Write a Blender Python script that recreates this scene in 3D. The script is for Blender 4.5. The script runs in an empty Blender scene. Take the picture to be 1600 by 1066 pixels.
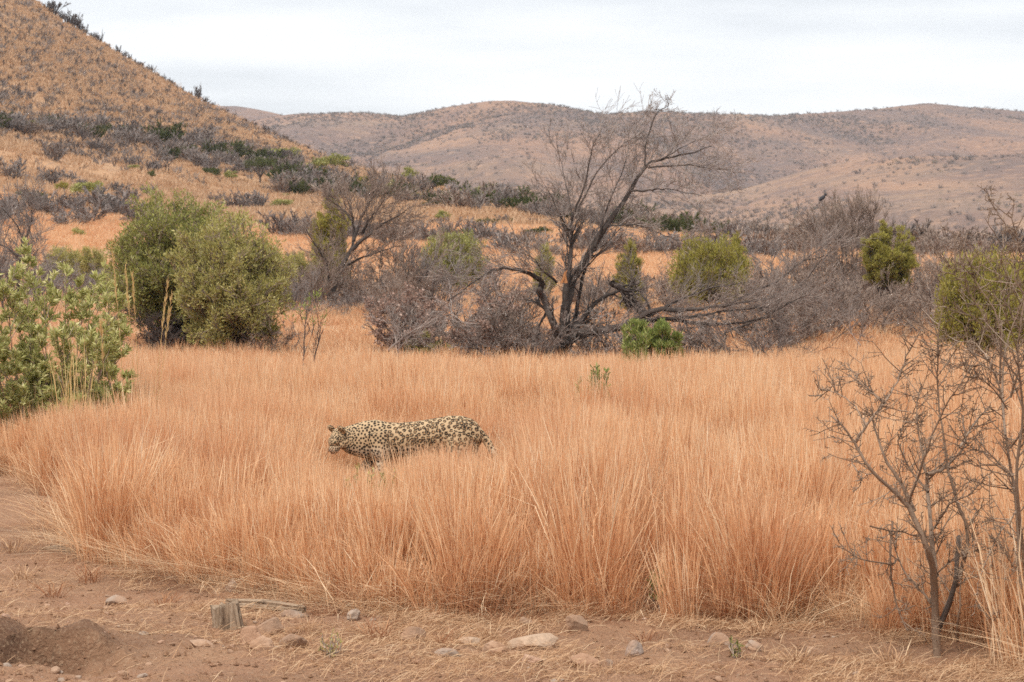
import bpy, bmesh, math, random
import numpy as np
from mathutils import Vector, Matrix, kdtree

SEED = 11
random.seed(SEED)
rng = np.random.default_rng(SEED)
R = math.radians
S = bpy.context.scene
COL = S.collection

# ------------------------------------------------------------------ camera
CAM_H, FPX, HOR = 1.9, 85.0 / 36.0 * 1600.0, 430.0      # eye height, focal length and horizon row in photo pixels
cd = bpy.data.cameras.new('camera')
cam = bpy.data.objects.new('camera', cd)
COL.objects.link(cam)
cd.lens, cd.sensor_width, cd.clip_start, cd.clip_end = 85.0, 36.0, 0.1, 30000.0
cam.location = (0, 0, CAM_H)
cam.rotation_euler = (R(90) - math.atan((533.0 - HOR) / FPX), 0, 0)
cd.dof.use_dof = True
cd.dof.focus_distance = 18.0
cd.dof.aperture_fstop = 9.0
S.camera = cam

# ------------------------------------------------------------------ sky, sun, exposure
SUN_EL, SUN_AZ = R(58), R(-28)        # sun behind thin cloud, high, behind the camera to the left
w = bpy.data.worlds.new('World')
S.world = w
w.use_nodes = True
nt = w.node_tree
N, L = nt.nodes, nt.links
N.clear()
out = N.new('ShaderNodeOutputWorld')
bg = N.new('ShaderNodeBackground')
sky = N.new('ShaderNodeTexSky')
sky.sky_type = 'NISHITA'
sky.sun_disc = False
sky.sun_elevation = SUN_EL
sky.sun_rotation = math.pi + SUN_AZ
tc = N.new('ShaderNodeTexCoord')
mp = N.new('ShaderNodeMapping')
mp.inputs['Scale'].default_value = (2.4, 2.4, 17.0)
n1 = N.new('ShaderNodeTexNoise')
n1.inputs['Scale'].default_value = 1.7
n1.inputs['Detail'].default_value = 7.0
n1.inputs['Roughness'].default_value = 0.52
cr = N.new('ShaderNodeValToRGB')
cr.color_ramp.elements[0].position = 0.36
cr.color_ramp.elements[0].color = (4.3, 4.42, 4.56, 1)
cr.color_ramp.elements[1].position = 0.60
cr.color_ramp.elements[1].color = (5.65, 5.7, 5.78, 1)
mx = N.new('ShaderNodeMix')
mx.data_type = 'RGBA'
mx.inputs['Factor'].default_value = 0.93
L.new(tc.outputs['Generated'], mp.inputs['Vector'])
L.new(mp.outputs['Vector'], n1.inputs['Vector'])
L.new(n1.outputs['Fac'], cr.inputs['Fac'])
L.new(sky.outputs['Color'], mx.inputs['A'])
L.new(cr.outputs['Color'], mx.inputs['B'])
L.new(mx.outputs['Result'], bg.inputs['Color'])
bg.inputs['Strength'].default_value = 0.1
L.new(bg.outputs['Background'], out.inputs['Surface'])

sd = bpy.data.lights.new('sun', 'SUN')
sd.energy, sd.angle, sd.color = 1.5, R(11), (1.0, 0.95, 0.88)
sun = bpy.data.objects.new('sun', sd)
COL.objects.link(sun)
sv = Vector((math.sin(SUN_AZ) * math.cos(SUN_EL), -math.cos(SUN_AZ) * math.cos(SUN_EL), math.sin(SUN_EL)))
sun.rotation_euler = sv.to_track_quat('Z', 'Y').to_euler()
S.view_settings.view_transform = 'Standard'
S.view_settings.look = 'None'
S.view_settings.exposure = 1.08
S.view_settings.gamma = 1.0
S.render.engine = 'CYCLES'
S.cycles.use_denoising = False
S.cycles.max_bounces = 5
S.cycles.diffuse_bounces = 4
S.cycles.transmission_bounces = 3
S.cycles.transparent_max_bounces = 4
S.cycles.volume_bounces = 0
S.cycles.caustics_reflective = False
S.cycles.caustics_refractive = False


# ------------------------------------------------------------------ helpers
def at(px, py, d):
    """Photo pixel at a distance of d metres -> point in the place."""
    return Vector(((px - 800.0) / FPX * d, d, CAM_H - (py - HOR) / FPX * d))


def tag(o, label=None, cat=None, group=None, kind=None):
    if label: o['label'] = label
    if cat: o['category'] = cat
    if group: o['group'] = group
    if kind: o['kind'] = kind
    return o


def link(name, data, parent=None, mat=None):
    o = bpy.data.objects.new(name, data)
    COL.objects.link(o)
    if parent is not None: o.parent = parent
    if mat is not None and data is not None and not data.materials: data.materials.append(mat)
    return o


def empty(name, loc, rz=0.0, sc=1.0):
    o = bpy.data.objects.new(name, None)
    o.empty_display_size = 0.2
    COL.objects.link(o)
    o.location = loc
    o.rotation_euler = (0, 0, rz)
    o.scale = (sc, sc, sc) if not isinstance(sc, tuple) else sc
    return o


def mesh_np(name, v, f, smooth=True, attrs=None):
    """v (n,3), f list of arrays of faces (m,3) or (m,4)."""
    me = bpy.data.meshes.new(name)
    v = np.ascontiguousarray(v, dtype=np.float32)
    if not isinstance(f, list): f = [f]
    f = [np.asarray(a, dtype=np.int32) for a in f if len(a)]
    me.vertices.add(len(v))
    me.vertices.foreach_set('co', v.ravel())
    loops = np.concatenate([a.ravel() for a in f])
    tot = np.concatenate([np.full(len(a), a.shape[1], np.int32) for a in f])
    start = np.concatenate([[0], np.cumsum(tot)[:-1]]).astype(np.int32)
    me.loops.add(len(loops))
    me.loops.foreach_set('vertex_index', loops)
    me.polygons.add(len(tot))
    me.polygons.foreach_set('loop_start', start)
    me.polygons.foreach_set('use_smooth', np.full(len(tot), smooth, bool))
    for k, a in (attrs or {}).items():
        at_ = me.attributes.new(k, 'FLOAT', 'POINT')
        at_.data.foreach_set('value', np.ascontiguousarray(a, dtype=np.float32))
    me.update(calc_edges=True)
    return me


def _h(ix, iy, s):
    n = (ix.astype(np.int64) * 374761393 + iy.astype(np.int64) * 668265263 + s * 974634777) & 0x7fffffff
    n = ((n ^ (n >> 13)) * 1274126177) & 0x7fffffff
    return ((n ^ (n >> 16)) & 0xffff) / 65535.0


def vnoise(x, y, s=0):
    x = np.asarray(x, float); y = np.asarray(y, float)
    ix, iy = np.floor(x), np.floor(y)
    fx, fy = x - ix, y - iy
    fx, fy = fx * fx * (3 - 2 * fx), fy * fy * (3 - 2 * fy)
    a, b = _h(ix, iy, s), _h(ix + 1, iy, s)
    c, d = _h(ix, iy + 1, s), _h(ix + 1, iy + 1, s)
    return (a + (b - a) * fx) * (1 - fy) + (c + (d - c) * fx) * fy


def fbm(x, y, s=0, octv=4):
    t, a, n = 0.0, 0.5, 0.0
    for k in range(octv):
        t = t + a * vnoise(x * 2 ** k, y * 2 ** k, s + k); n += a; a *= 0.5
    return t / n - 0.5


class Twigs:
    """Collects tapered tubes; build() gives one mesh."""
    def __init__(self): self.thick, self.p0, self.p1, self.r0, self.r1, self.t = [], [], [], [], [], []

    def path(self, pts, r0, r1, sides=3, tone=None):
        tone = random.random() if tone is None else tone
        n = len(pts) - 1
        if sides > 3:
            self.thick.append((pts, r0, r1, sides, tone)); return
        for i in range(n):
            a, b = i / n, (i + 1) / n
            self.p0.append(pts[i][:]); self.p1.append(pts[i + 1][:])
            self.r0.append(r0 + (r1 - r0) * a); self.r1.append(r0 + (r1 - r0) * b); self.t.append(tone)

    def build(self, name):
        V, Q, T, base = [], [], [], 0
        for pts, r0, r1, k, tone in self.thick:
            n = len(pts)
            P = np.array([p[:] for p in pts], float)
            D = np.gradient(P, axis=0)
            D /= np.linalg.norm(D, axis=1)[:, None] + 1e-9
            ref = np.array([0.31, 0.83, 0.46])
            U = np.cross(D, ref); U /= np.linalg.norm(U, axis=1)[:, None] + 1e-9
            W = np.cross(D, U)
            rad = r1 + (r0 - r1) * (1 - np.linspace(0, 1, n)) ** 1.5
            ang = np.linspace(0, 2 * math.pi, k, endpoint=False)
            lump = 1 + 0.13 * (rng.random((n, k)) - 0.5) * 2
            ring = (U[:, None] * np.cos(ang)[None, :, None] + W[:, None] * np.sin(ang)[None, :, None]) * (rad[:, None] * lump)[:, :, None] + P[:, None]
            V.append(ring.reshape(-1, 3))
            i = np.arange(n - 1)[:, None] * k; j = np.arange(k)[None]
            jn = (j + 1) % k
            Q.append(np.stack([i + j, i + jn, i + k + jn, i + k + j], -1).reshape(-1, 4) + base)
            T.append(np.full(n * k, tone)); base += n * k
            V.append(P[-1:] + D[-1:] * rad[-1]); T.append([tone])
            cap = np.array([[base - k + a, base - k + (a + 1) % k, base, base] for a in range(k)])
            self_caps.append(cap[:, :3]); base += 1
        if self.p0:
            a, b = np.array(self.p0), np.array(self.p1)
            d = b - a
            d /= np.linalg.norm(d, axis=1)[:, None] + 1e-9
            u = np.cross(d, [0.31, 0.83, 0.46]); u /= np.linalg.norm(u, axis=1)[:, None] + 1e-9
            wv = np.cross(d, u)
            r0, r1 = np.array(self.r0)[:, None], np.array(self.r1)[:, None]
            vs = []
            for c, rr in ((a - d * r0 * 0.6, r0), (b, r1)):
                for q in range(3):
                    t = 2 * math.pi * q / 3
                    vs.append(c + (u * math.cos(t) + wv * math.sin(t)) * rr)
            vs = np.stack(vs, 1)
            m = len(a)
            V.append(vs.reshape(-1, 3))
            o = base + np.arange(m)[:, None] * 6
            Q.append(np.concatenate([o + np.array([[q, (q + 1) % 3, 3 + (q + 1) % 3, 3 + q]]) for q in range(3)]))
            T.append(np.repeat(np.array(self.t), 6))
        caps = list(self_caps); self_caps.clear()
        fs = [np.concatenate(Q)] + ([np.concatenate(caps)] if caps else [])
        return mesh_np(name, np.concatenate(V), fs, True, {'tone': np.concatenate(T)})


self_caps = []


def rvec():
    while True:
        v = Vector((random.uniform(-1, 1), random.uniform(-1, 1), random.uniform(-1, 1)))
        if 0.05 < v.length < 1: return v.normalized()


def spline(pts, sub=4, jit=0.0):
    """Catmull-Rom through pts."""
    P = [Vector(p) for p in pts]
    P = [P[0] * 2 - P[1]] + P + [P[-1] * 2 - P[-2]]
    o = []
    for i in range(1, len(P) - 2):
        a, b, c, d = P[i - 1:i + 3]
        for k in range(sub):
            t = k / sub
            q = 0.5 * (2 * b + (c - a) * t + (2 * a - 5 * b + 4 * c - d) * t * t + (3 * b - a - 3 * c + d) * t ** 3)
            o.append(q + rvec() * jit * (random.random()))
    o.append(P[-2])
    return o


def sprout(tw, tips, p, d, length, r, lvl, P):
    """Recursive twig growth."""
    n = max(2, int(P.get('nseg', 4))) if lvl > 0 else 2
    pts = [p.copy()]
    dd = d.copy()
    for i in range(n):
        dd = (dd + rvec() * P['wig'] + Vector((0, 0, P['up']))).normalized()
        p = p + dd * (length / n)
        pts.append(p.copy())
    r1 = max(P['rmin'], r * P.get('tap', 0.45))
    tw.path(pts, r, r1, 6 if r > P.get('thick', 0.03) else 3)
    if lvl <= 0:
        tips.append((pts[-1], dd, pts)); return
    for k in range(P['kids'][min(lvl, len(P['kids']) - 1)]):
        t = random.uniform(P.get('t0', 0.25), 1.0)
        i = min(n - 1, int(t * n)); q = pts[i].lerp(pts[i + 1], t * n - i)
        ax = (pts[i + 1] - pts[i]).normalized()
        side = ax.cross(rvec()).normalized()
        a = P['ang'] * random.uniform(0.6, 1.3)
        nd = (ax * math.cos(a) + side * math.sin(a)).normalized()
        sprout(tw, tips, q, nd, length * P['ratio'] * random.uniform(0.6, 1.15) * (1.1 - 0.35 * t), max(P['rmin'], r * 0.55), lvl - 1, P)


def along(tw, tips, pts, n, length, r, lvl, P, t0=0.15):
    """Side twigs along a traced limb."""
    m = len(pts) - 1
    for k in range(n):
        t = random.uniform(t0, 1.0)
        i = min(m - 1, int(t * m)); q = pts[i].lerp(pts[i + 1], t * m - i)
        ax = (pts[i + 1] - pts[i]).normalized()
        side = ax.cross(rvec()).normalized()
        a = P['ang'] * random.uniform(0.6, 1.4)
        nd = (ax * math.cos(a) + side * math.sin(a)).normalized()
        sprout(tw, tips, q, nd, length * random.uniform(0.5, 1.2), r, lvl, P)


def leaves_mesh(name, C, D, ln, wd, tone):
    """Lance-shaped folded leaves: centres C, directions D."""
    C, D = np.asarray(C, float), np.asarray(D, float)
    n = len(C)
    D = D / (np.linalg.norm(D, axis=1)[:, None] + 1e-9)
    rv = rng.normal(size=(n, 3))
    U = np.cross(D, rv); U /= np.linalg.norm(U, axis=1)[:, None] + 1e-9
    W = np.cross(D, U)
    ln = (np.asarray(ln) * np.ones(n))[:, None]; wd = (np.asarray(wd) * np.ones(n))[:, None]
    v = np.stack([C, C + D * ln * 0.45 + U * wd * 0.5 + W * wd * 0.18, C + D * ln - W * ln * 0.08, C + D * ln * 0.45 - U * wd * 0.5 + W * wd * 0.18], 1).reshape(-1, 3)
    o = np.arange(n)[:, None] * 4
    f = np.concatenate([o + np.array([[0, 1, 2]]), o + np.array([[0, 2, 3]])])
    return mesh_np(name, v, f, False, {'tone': np.repeat(tone, 4)})


# ------------------------------------------------------------------ materials
def mat(name, stops, trans=0.0, rough=0.85, attr='tone', noise=None, objrand=0.0, bump=None, stretch=None):
    """stops: list of (pos, (r,g,b)) over a per-piece tone; noise: (scale, amount, colour) patches; bump: (scale, strength, dist)."""
    m = bpy.data.materials.new(name)
    m.use_nodes = True
    n, l = m.node_tree.nodes, m.node_tree.links
    n.clear()
    o = n.new('ShaderNodeOutputMaterial')
    a = n.new('ShaderNodeAttribute'); a.attribute_name = attr
    src = a.outputs['Fac']
    if objrand:
        oi = n.new('ShaderNodeObjectInfo')
        ma = n.new('ShaderNodeMath'); ma.operation = 'MULTIPLY_ADD'
        ma.inputs[1].default_value = objrand
        ad = n.new('ShaderNodeMath'); ad.operation = 'MULTIPLY'; ad.inputs[1].default_value = 1 - objrand
        l.new(src, ad.inputs[0]); l.new(oi.outputs['Random'], ma.inputs[0]); l.new(ad.outputs[0], ma.inputs[2])
        src = ma.outputs[0]
    r = n.new('ShaderNodeValToRGB')
    e = r.color_ramp.elements
    while len(e) < len(stops): e.new(0.5)
    for k, (p, c) in enumerate(stops):
        e[k].position = p; e[k].color = (*c, 1)
    l.new(src, r.inputs['Fac'])
    colr = r.outputs['Color']
    geo = n.new('ShaderNodeNewGeometry')
    pos = geo.outputs['Position']
    if stretch:
        vm = n.new('ShaderNodeVectorMath'); vm.operation = 'MULTIPLY'; vm.inputs[1].default_value = stretch
        l.new(pos, vm.inputs[0]); pos = vm.outputs['Vector']
    for sc, amt, c2, lo, hi in (noise or []):
        nz = n.new('ShaderNodeTexNoise'); nz.inputs['Scale'].default_value = sc; nz.inputs['Detail'].default_value = 4
        l.new(pos, nz.inputs['Vector'])
        mr = n.new('ShaderNodeMapRange'); mr.inputs['From Min'].default_value = lo; mr.inputs['From Max'].default_value = hi
        mr.inputs['To Max'].default_value = amt
        l.new(nz.outputs['Fac'], mr.inputs['Value'])
        mm = n.new('ShaderNodeMix'); mm.data_type = 'RGBA'
        l.new(mr.outputs['Result'], mm.inputs['Factor']); l.new(colr, mm.inputs['A'])
        mm.inputs['B'].default_value = (*c2, 1)
        colr = mm.outputs['Result']
    if trans > 0:
        df = n.new('ShaderNodeBsdfDiffuse'); tr = n.new('ShaderNodeBsdfTranslucent'); ms = n.new('ShaderNodeMixShader')
        l.new(colr, df.inputs['Color']); l.new(colr, tr.inputs['Color'])
        ms.inputs['Fac'].default_value = trans
        l.new(df.outputs[0], ms.inputs[1]); l.new(tr.outputs[0], ms.inputs[2]); l.new(ms.outputs[0], o.inputs['Surface'])
    else:
        b = n.new('ShaderNodeBsdfPrincipled')
        b.inputs['Roughness'].default_value = rough
        b.inputs['Specular IOR Level'].default_value = 0.25
        l.new(colr, b.inputs['Base Color'])
        if bump:
            nz = n.new('ShaderNodeTexNoise'); nz.inputs['Scale'].default_value = bump[0]; nz.inputs['Detail'].default_value = 8
            nz.inputs['Roughness'].default_value = 0.62
            l.new(pos, nz.inputs['Vector'])
            bp = n.new('ShaderNodeBump'); bp.inputs['Strength'].default_value = bump[1]; bp.inputs['Distance'].default_value = bump[2]
            l.new(nz.outputs['Fac'], bp.inputs['Height']); l.new(bp.outputs['Normal'], b.inputs['Normal'])
        l.new(b.outputs[0], o.inputs['Surface'])
    return m


M = {}
M['grass'] = mat('dry_grass', [(0.0, (0.38, 0.155, 0.078)), (0.28, (0.66, 0.345, 0.172)), (0.60, (0.81, 0.51, 0.29)), (0.85, (0.88, 0.65, 0.42)), (1.0, (0.92, 0.76, 0.55))], trans=0.38, objrand=0.22,
                 noise=[(0.55, 0.42, (0.60, 0.265, 0.130), 0.50, 0.68), (0.30, 0.40, (0.86, 0.585, 0.36), 0.52, 0.70)])
M['stray'] = mat('pale_dry_stem', [(0.0, (0.62, 0.38, 0.21)), (0.5, (0.76, 0.52, 0.32)), (1.0, (0.88, 0.72, 0.50))], trans=0.3, objrand=0.2)
M['hill_grass'] = mat('tan_hill_grass', [(0.0, (0.45, 0.285, 0.17)), (0.5, (0.60, 0.40, 0.245)), (1.0, (0.74, 0.555, 0.385))], trans=0.35, objrand=0.3)
M['straw'] = mat('straw', [(0.0, (0.36, 0.205, 0.115)), (0.5, (0.54, 0.335, 0.195)), (1.0, (0.74, 0.545, 0.35))], trans=0.25)
M['red_tuft'] = mat('red_tuft_grass', [(0.0, (0.30, 0.13, 0.07)), (1.0, (0.52, 0.28, 0.15))], trans=0.25)
M['stalk'] = mat('pale_stalk', [(0.0, (0.55, 0.36, 0.15)), (1.0, (0.74, 0.55, 0.27))], trans=0.25)
M['soil'] = mat('soil', [(0.0, (0.375, 0.200, 0.115)), (1.0, (0.12, 0.062, 0.036))], attr='wet_shade', rough=0.95,  # dark end: damp soil and the painted shade of the bank
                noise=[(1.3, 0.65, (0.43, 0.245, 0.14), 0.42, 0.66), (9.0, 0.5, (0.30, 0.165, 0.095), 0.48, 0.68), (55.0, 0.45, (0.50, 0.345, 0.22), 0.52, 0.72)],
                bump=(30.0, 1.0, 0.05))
M['slope'] = mat('grassy_slope', [(0.0, (0.60, 0.335, 0.175)), (0.5, (0.50, 0.30, 0.175)), (1.0, (0.41, 0.265, 0.175))], attr='rock', rough=0.95,
                 noise=[(0.05, 0.5, (0.55, 0.31, 0.15), 0.42, 0.62), (0.35, 0.6, (0.32, 0.185, 0.11), 0.50, 0.70), (1.1, 0.6, (0.56, 0.36, 0.20), 0.50, 0.68), (0.22, 0.45, (0.24, 0.165, 0.12), 0.58, 0.72)],
                 bump=(0.9, 1.0, 0.9))
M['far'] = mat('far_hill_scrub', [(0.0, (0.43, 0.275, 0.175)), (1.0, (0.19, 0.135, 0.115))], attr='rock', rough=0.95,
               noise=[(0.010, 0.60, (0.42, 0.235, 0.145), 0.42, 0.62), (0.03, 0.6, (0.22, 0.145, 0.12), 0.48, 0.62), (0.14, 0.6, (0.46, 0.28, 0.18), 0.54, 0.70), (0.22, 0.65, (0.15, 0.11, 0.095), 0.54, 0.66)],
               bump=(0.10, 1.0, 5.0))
M['bark'] = mat('dark_bark', [(0.0, (0.040, 0.030, 0.026)), (1.0, (0.080, 0.062, 0.053))], noise=[(9.0, 0.5, (0.13, 0.108, 0.092), 0.48, 0.68)], bump=(24, 0.8, 0.02))
M['twig'] = mat('grey_twig', [(0.0, (0.130, 0.097, 0.082)), (0.6, (0.270, 0.212, 0.182)), (1.0, (0.50, 0.43, 0.38))], objrand=0.25)
M['twig_brown'] = mat('brown_twig', [(0.0, (0.165, 0.115, 0.090)), (0.6, (0.310, 0.230, 0.182)), (1.0, (0.48, 0.375, 0.305))], objrand=0.25)
M['twig_mauve'] = mat('mauve_twig', [(0.0, (0.155, 0.125, 0.112)), (0.6, (0.265, 0.218, 0.195)), (1.0, (0.40, 0.34, 0.30))], objrand=0.35)
M['twig_dark'] = mat('dark_twig', [(0.0, (0.070, 0.053, 0.046)), (1.0, (0.155, 0.120, 0.105))], objrand=0.3)
M['dead_leaf'] = mat('pinkish_dead_leaf', [(0.0, (0.25, 0.16, 0.125)), (0.6, (0.42, 0.275, 0.215)), (1.0, (0.66, 0.51, 0.43))], trans=0.25)
M['thorn'] = mat('thorn_bark', [(0.0, (0.150, 0.092, 0.060)), (0.6, (0.255, 0.172, 0.118)), (1.0, (0.42, 0.32, 0.24))], noise=[(30.0, 0.35, (0.30, 0.215, 0.155), 0.52, 0.7)], bump=(70, 0.6, 0.01))
M['thorn_dark'] = mat('charred_stub', [(0.0, (0.07, 0.05, 0.042)), (1.0, (0.10, 0.075, 0.06))], bump=(60, 0.7, 0.01))
M['leaf_olive'] = mat('olive_leaf', [(0.0, (0.26, 0.235, 0.075)), (0.6, (0.46, 0.415, 0.145)), (1.0, (0.70, 0.64, 0.34))], trans=0.30, objrand=0.1)
M['leaf_dark'] = mat('dark_olive_leaf', [(0.0, (0.20, 0.20, 0.062)), (0.65, (0.36, 0.35, 0.11)), (1.0, (0.64, 0.62, 0.33))], trans=0.28, objrand=0.1)
M['leaf_lime'] = mat('yellow_green_leaf', [(0.0, (0.245, 0.215, 0.045)), (0.6, (0.380, 0.335, 0.085)), (1.0, (0.54, 0.48, 0.17))], trans=0.33, objrand=0.12)
M['leaf_fresh'] = mat('fresh_leaf', [(0.0, (0.130, 0.165, 0.045)), (0.6, (0.26, 0.30, 0.085)), (1.0, (0.46, 0.47, 0.20))], trans=0.33)
M['leaf_willow'] = mat('pale_lance_leaf', [(0.0, (0.25, 0.265, 0.085)), (0.6, (0.48, 0.47, 0.175)), (1.0, (0.78, 0.72, 0.40))], trans=0.32)
M['leaf_far'] = mat('far_green_leaf', [(0.0, (0.060, 0.072, 0.026)), (1.0, (0.155, 0.165, 0.060))], trans=0.2, objrand=0.4)
for k_, st_ in (('wood_upright', (1, 1, 0.10)), ('wood_lying', (0.10, 1, 1))):
    M[k_] = mat(k_, [(0.0, (0.36, 0.255, 0.17)), (1.0, (0.36, 0.255, 0.17))], stretch=st_,
                noise=[(26.0, 0.8, (0.17, 0.11, 0.07), 0.46, 0.62), (60.0, 0.6, (0.46, 0.36, 0.26), 0.52, 0.66), (40.0, 0.9, (0.05, 0.032, 0.022), 0.60, 0.66)], bump=(48, 1.0, 0.02))
ROCKC = {'grey': (0.30, 0.26, 0.225), 'tan': (0.45, 0.29, 0.195), 'brown': (0.25, 0.155, 0.105), 'pale': (0.52, 0.385, 0.275), 'pink': (0.47, 0.29, 0.215), 'blue': (0.275, 0.255, 0.245), 'dark': (0.20, 0.125, 0.085)}
for k, c in ROCKC.items():
    c = tuple(0.55 * (1.0 * q + e_ * 0.8) for q, e_ in zip(c, (0.42, 0.27, 0.175)))
    M['rock_' + k] = mat('rock_' + k, [(0.0, c), (1.0, c)], rough=0.9,
                         noise=[(14.0, 0.5, tuple(0.62 * q for q in c), 0.46, 0.66), (40.0, 0.5, tuple(min(0.8, 1.35 * q) for q in c), 0.52, 0.7), (6.0, 0.8, (0.37, 0.215, 0.13), 0.46, 0.62)],
                         bump=(34, 0.7, 0.018))


# ------------------------------------------------------------------ terrain shape
def edge_y(px):   # where the tall grass begins, as a distance
    py = np.interp(px, [-600, 0, 70, 105, 150, 200, 330, 500, 700, 850, 1000, 1200, 1400, 1500, 1600, 2200],
                   [730, 738, 760, 820, 872, 895, 918, 948, 968, 962, 974, 985, 998, 1008, 1052, 1088])
    return CAM_H * FPX / (py - HOR)


def ground_z(x, y):
    x = np.asarray(x, float); y = np.asarray(y, float)
    z = 0.10 * fbm(x / 6, y / 6, 5, 3) * np.clip((y - 4) / 12, 0, 1) * np.clip((95 - y) / 20, 0, 1)
    near = np.clip((22 - y) / 5, 0, 1) * np.clip((y + 2) / 5, 0, 1)
    z = z + near * (0.075 * fbm(x / 0.5, y / 0.5, 21, 4) + 0.046 * fbm(x / 0.12, y / 0.12, 31, 3))
    # the dug bank at the left: a broken earth step with a hollow in front of it
    wob = fbm(x / 0.22, y / 0.22, 44, 4)
    yb = 12.02 + 0.16 * np.sin(x * 4.1 + 0.6) + 0.50 * wob
    sb = y - yb
    win = 1 / (1 + np.exp(np.clip((x + 1.98 + 0.3 * wob) / 0.05, -40, 40)))
    step = 1 / (1 + np.exp(np.clip(-sb / 0.022, -40, 40))) * np.exp(-np.clip(sb, 0, 9) / 0.55)
    z = z + win * (0.16 * step * (1 + 0.7 * wob) - 0.10 * np.exp(-((sb + 0.13) / 0.15) ** 2))
    z = z + 0.13 * win * np.exp(-((sb - 0.1) / 0.35) ** 2) * fbm(x / 0.16, y / 0.12, 77, 4)
    lip2 = np.exp(-((x + 1.80) / 0.22) ** 2 - ((y - 12.35) / 0.16) ** 2)
    t_ = np.interp(y, [30, 36, 43, 49, 54, 66, 70, 77, 82, 86, 97], [0, -0.04, -0.25, -0.52, -0.62, -0.62, -0.52, -0.05, 0.22, 0.32, 0.36])
    return z + 0.05 * lip2 + t_


RISE = 0.36    # level of the plain where the slope begins


KPX = np.array([-6000, -1500, -600, -200, 0, 60, 100, 150, 200, 250, 300, 350, 400, 450, 500, 560, 620, 700, 800, 900, 1000, 1100, 1200, 1400, 1600, 2400, 7600], float)
KN = np.array([-420, -420, -240, -110, -38, 2, 32, 62, 92, 121, 148, 174, 196, 219, 242, 262, 280, 300, 318, 334, 348, 362, 376, 392, 398, 405, 405], float)
KD = np.array([620, 620, 620, 620, 605, 602, 600, 596, 590, 580, 565, 548, 530, 508, 480, 440, 395, 335, 305, 290, 280, 270, 262, 255, 250, 250, 250], float)
RPX = np.array([-6000, 100, 300, 380, 430, 480, 550, 630, 700, 760, 800, 850, 900, 950, 1000, 1050, 1100, 1200, 1280, 1340, 1400, 1450, 1520, 1600, 1900, 2400, 7600], float)
RY = np.array([260, 240, 212, 192, 181, 175, 176, 183, 166, 157, 155, 160, 169, 177, 173, 170, 173, 179, 179, 171, 166, 165, 168, 175, 195, 180, 200], float)
SPX = np.array([-6000, 900, 1000, 1100, 1180, 1250, 1350, 1450, 1550, 1600, 2000, 7600], float)
SY = np.array([330, 325, 330, 318, 297, 275, 247, 225, 209, 204, 185, 185], float)
TPX = np.array([-6000, 250, 340, 370, 400, 440, 480, 560, 7600], float)
TY = np.array([230, 175, 165, 164, 169, 180, 196, 230, 300], float)


def zpy(py, d): return CAM_H + (HOR - py) / FPX * d


def terrain(px, d):
    """Height for a bearing (as photo column) and distance, both arrays."""
    px = np.asarray(px, float); d = np.asarray(d, float)
    x = (px - 800) / FPX * d
    nn, dn = np.interp(px, KPX, KN), np.interp(px, KPX, KD)
    zn = zpy(nn, dn)
    ex = np.interp(px, [0, 400, 700, 900, 1600], [1.70, 1.60, 1.30, 1.2, 1.2])
    t = np.clip((d - 95) / (dn - 95), 0, 1)
    near = zn * t ** ex + RISE * (1 - t) ** 6 + (fbm(x / 40, d / 60, 61, 3) * 4.0 * np.clip((d - 110) / 150, 0, 1) + fbm(x / 9, d / 14, 71, 3) * 1.3 * np.clip((d - 150) / 200, 0, 1)) * (1 - 0.6 * t)
    zv = np.minimum(zn * 0.35, 7.0)
    rr = np.interp(px, RPX, RY); dr = 2150 + 230 * np.sin(px / 210.0)
    ss = np.interp(px, SPX, SY)
    zs = zpy(ss, 1300.0)
    spur = np.clip((px - 960) / 220, 0, 1)
    zr = zpy(rr, dr)
    zb = zpy(rr + 0.45 * (365 - rr), 1500.0) * (1 - spur) + (zpy(ss + 95, 1520.0)) * spur
    zs2 = zpy(rr + 0.66 * (365 - rr), 1300.0) * (1 - spur) + zs * spur
    tt = np.interp(px, TPX, TY); zt = zpy(tt, 2950.0)
    knots_d = [dn, dn + 160, np.maximum(dn + 300, 820.0 + 0 * dn), 1300 + 0 * dn, 1510 + 0 * dn, dr, dr + 300, 2950 + 0 * dn, 3400 + 0 * dn]
    knots_z = [zn, zn * 0.55 + zv * 0.45, zv + 4, zs2, zb, zr, zr * 0.72, zt, zt * 0.4]
    far = np.zeros_like(d)
    for k in range(len(knots_d) - 1):
        a, b = knots_d[k], knots_d[k + 1]
        m = (d >= a) & (d < b)
        u = np.clip((d - a) / np.maximum(b - a, 1e-6), 0, 1)
        if k in (3, 5): u = u * u * (3 - 2 * u)
        else: u = u * 0.6 + 0.4 * u * u * (3 - 2 * u)
        far = np.where(m, knots_z[k] + (knots_z[k + 1] - knots_z[k]) * u, far)
    far = np.where(d >= knots_d[-1], knots_z[-1], far)
    amp = np.clip((d - 700) / 400, 0, 1)
    rid = np.abs(fbm((x + 0.25 * d) / 230, (d - 0.2 * x) / 520, 81, 4)) * 2
    far = far + amp * (-75 * np.clip(0.24 - rid, 0, 1) * np.clip((dr - d) / 500, 0.1, 1) + 9 * fbm(x / 130, d / 190, 91, 4))
    return np.where(d <= dn, near, far)


PROF_D = np.concatenate([np.arange(96, 700, 2.0)])


def on_slope(px, py):
    """Distance and point of the near slope that the photo shows at px, py."""
    z = terrain(np.full(len(PROF_D), float(px)), PROF_D)
    yy = HOR - (z - CAM_H) / PROF_D * FPX
    dn = float(np.interp(px, KPX, KD))
    ok = (yy <= py) & (PROF_D <= dn)
    d = float(PROF_D[np.argmax(ok)]) if ok.any() else dn
    zz = float(terrain(np.array([float(px)]), np.array([d]))[0])
    return Vector(((px - 800) / FPX * d, d, zz))


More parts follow.
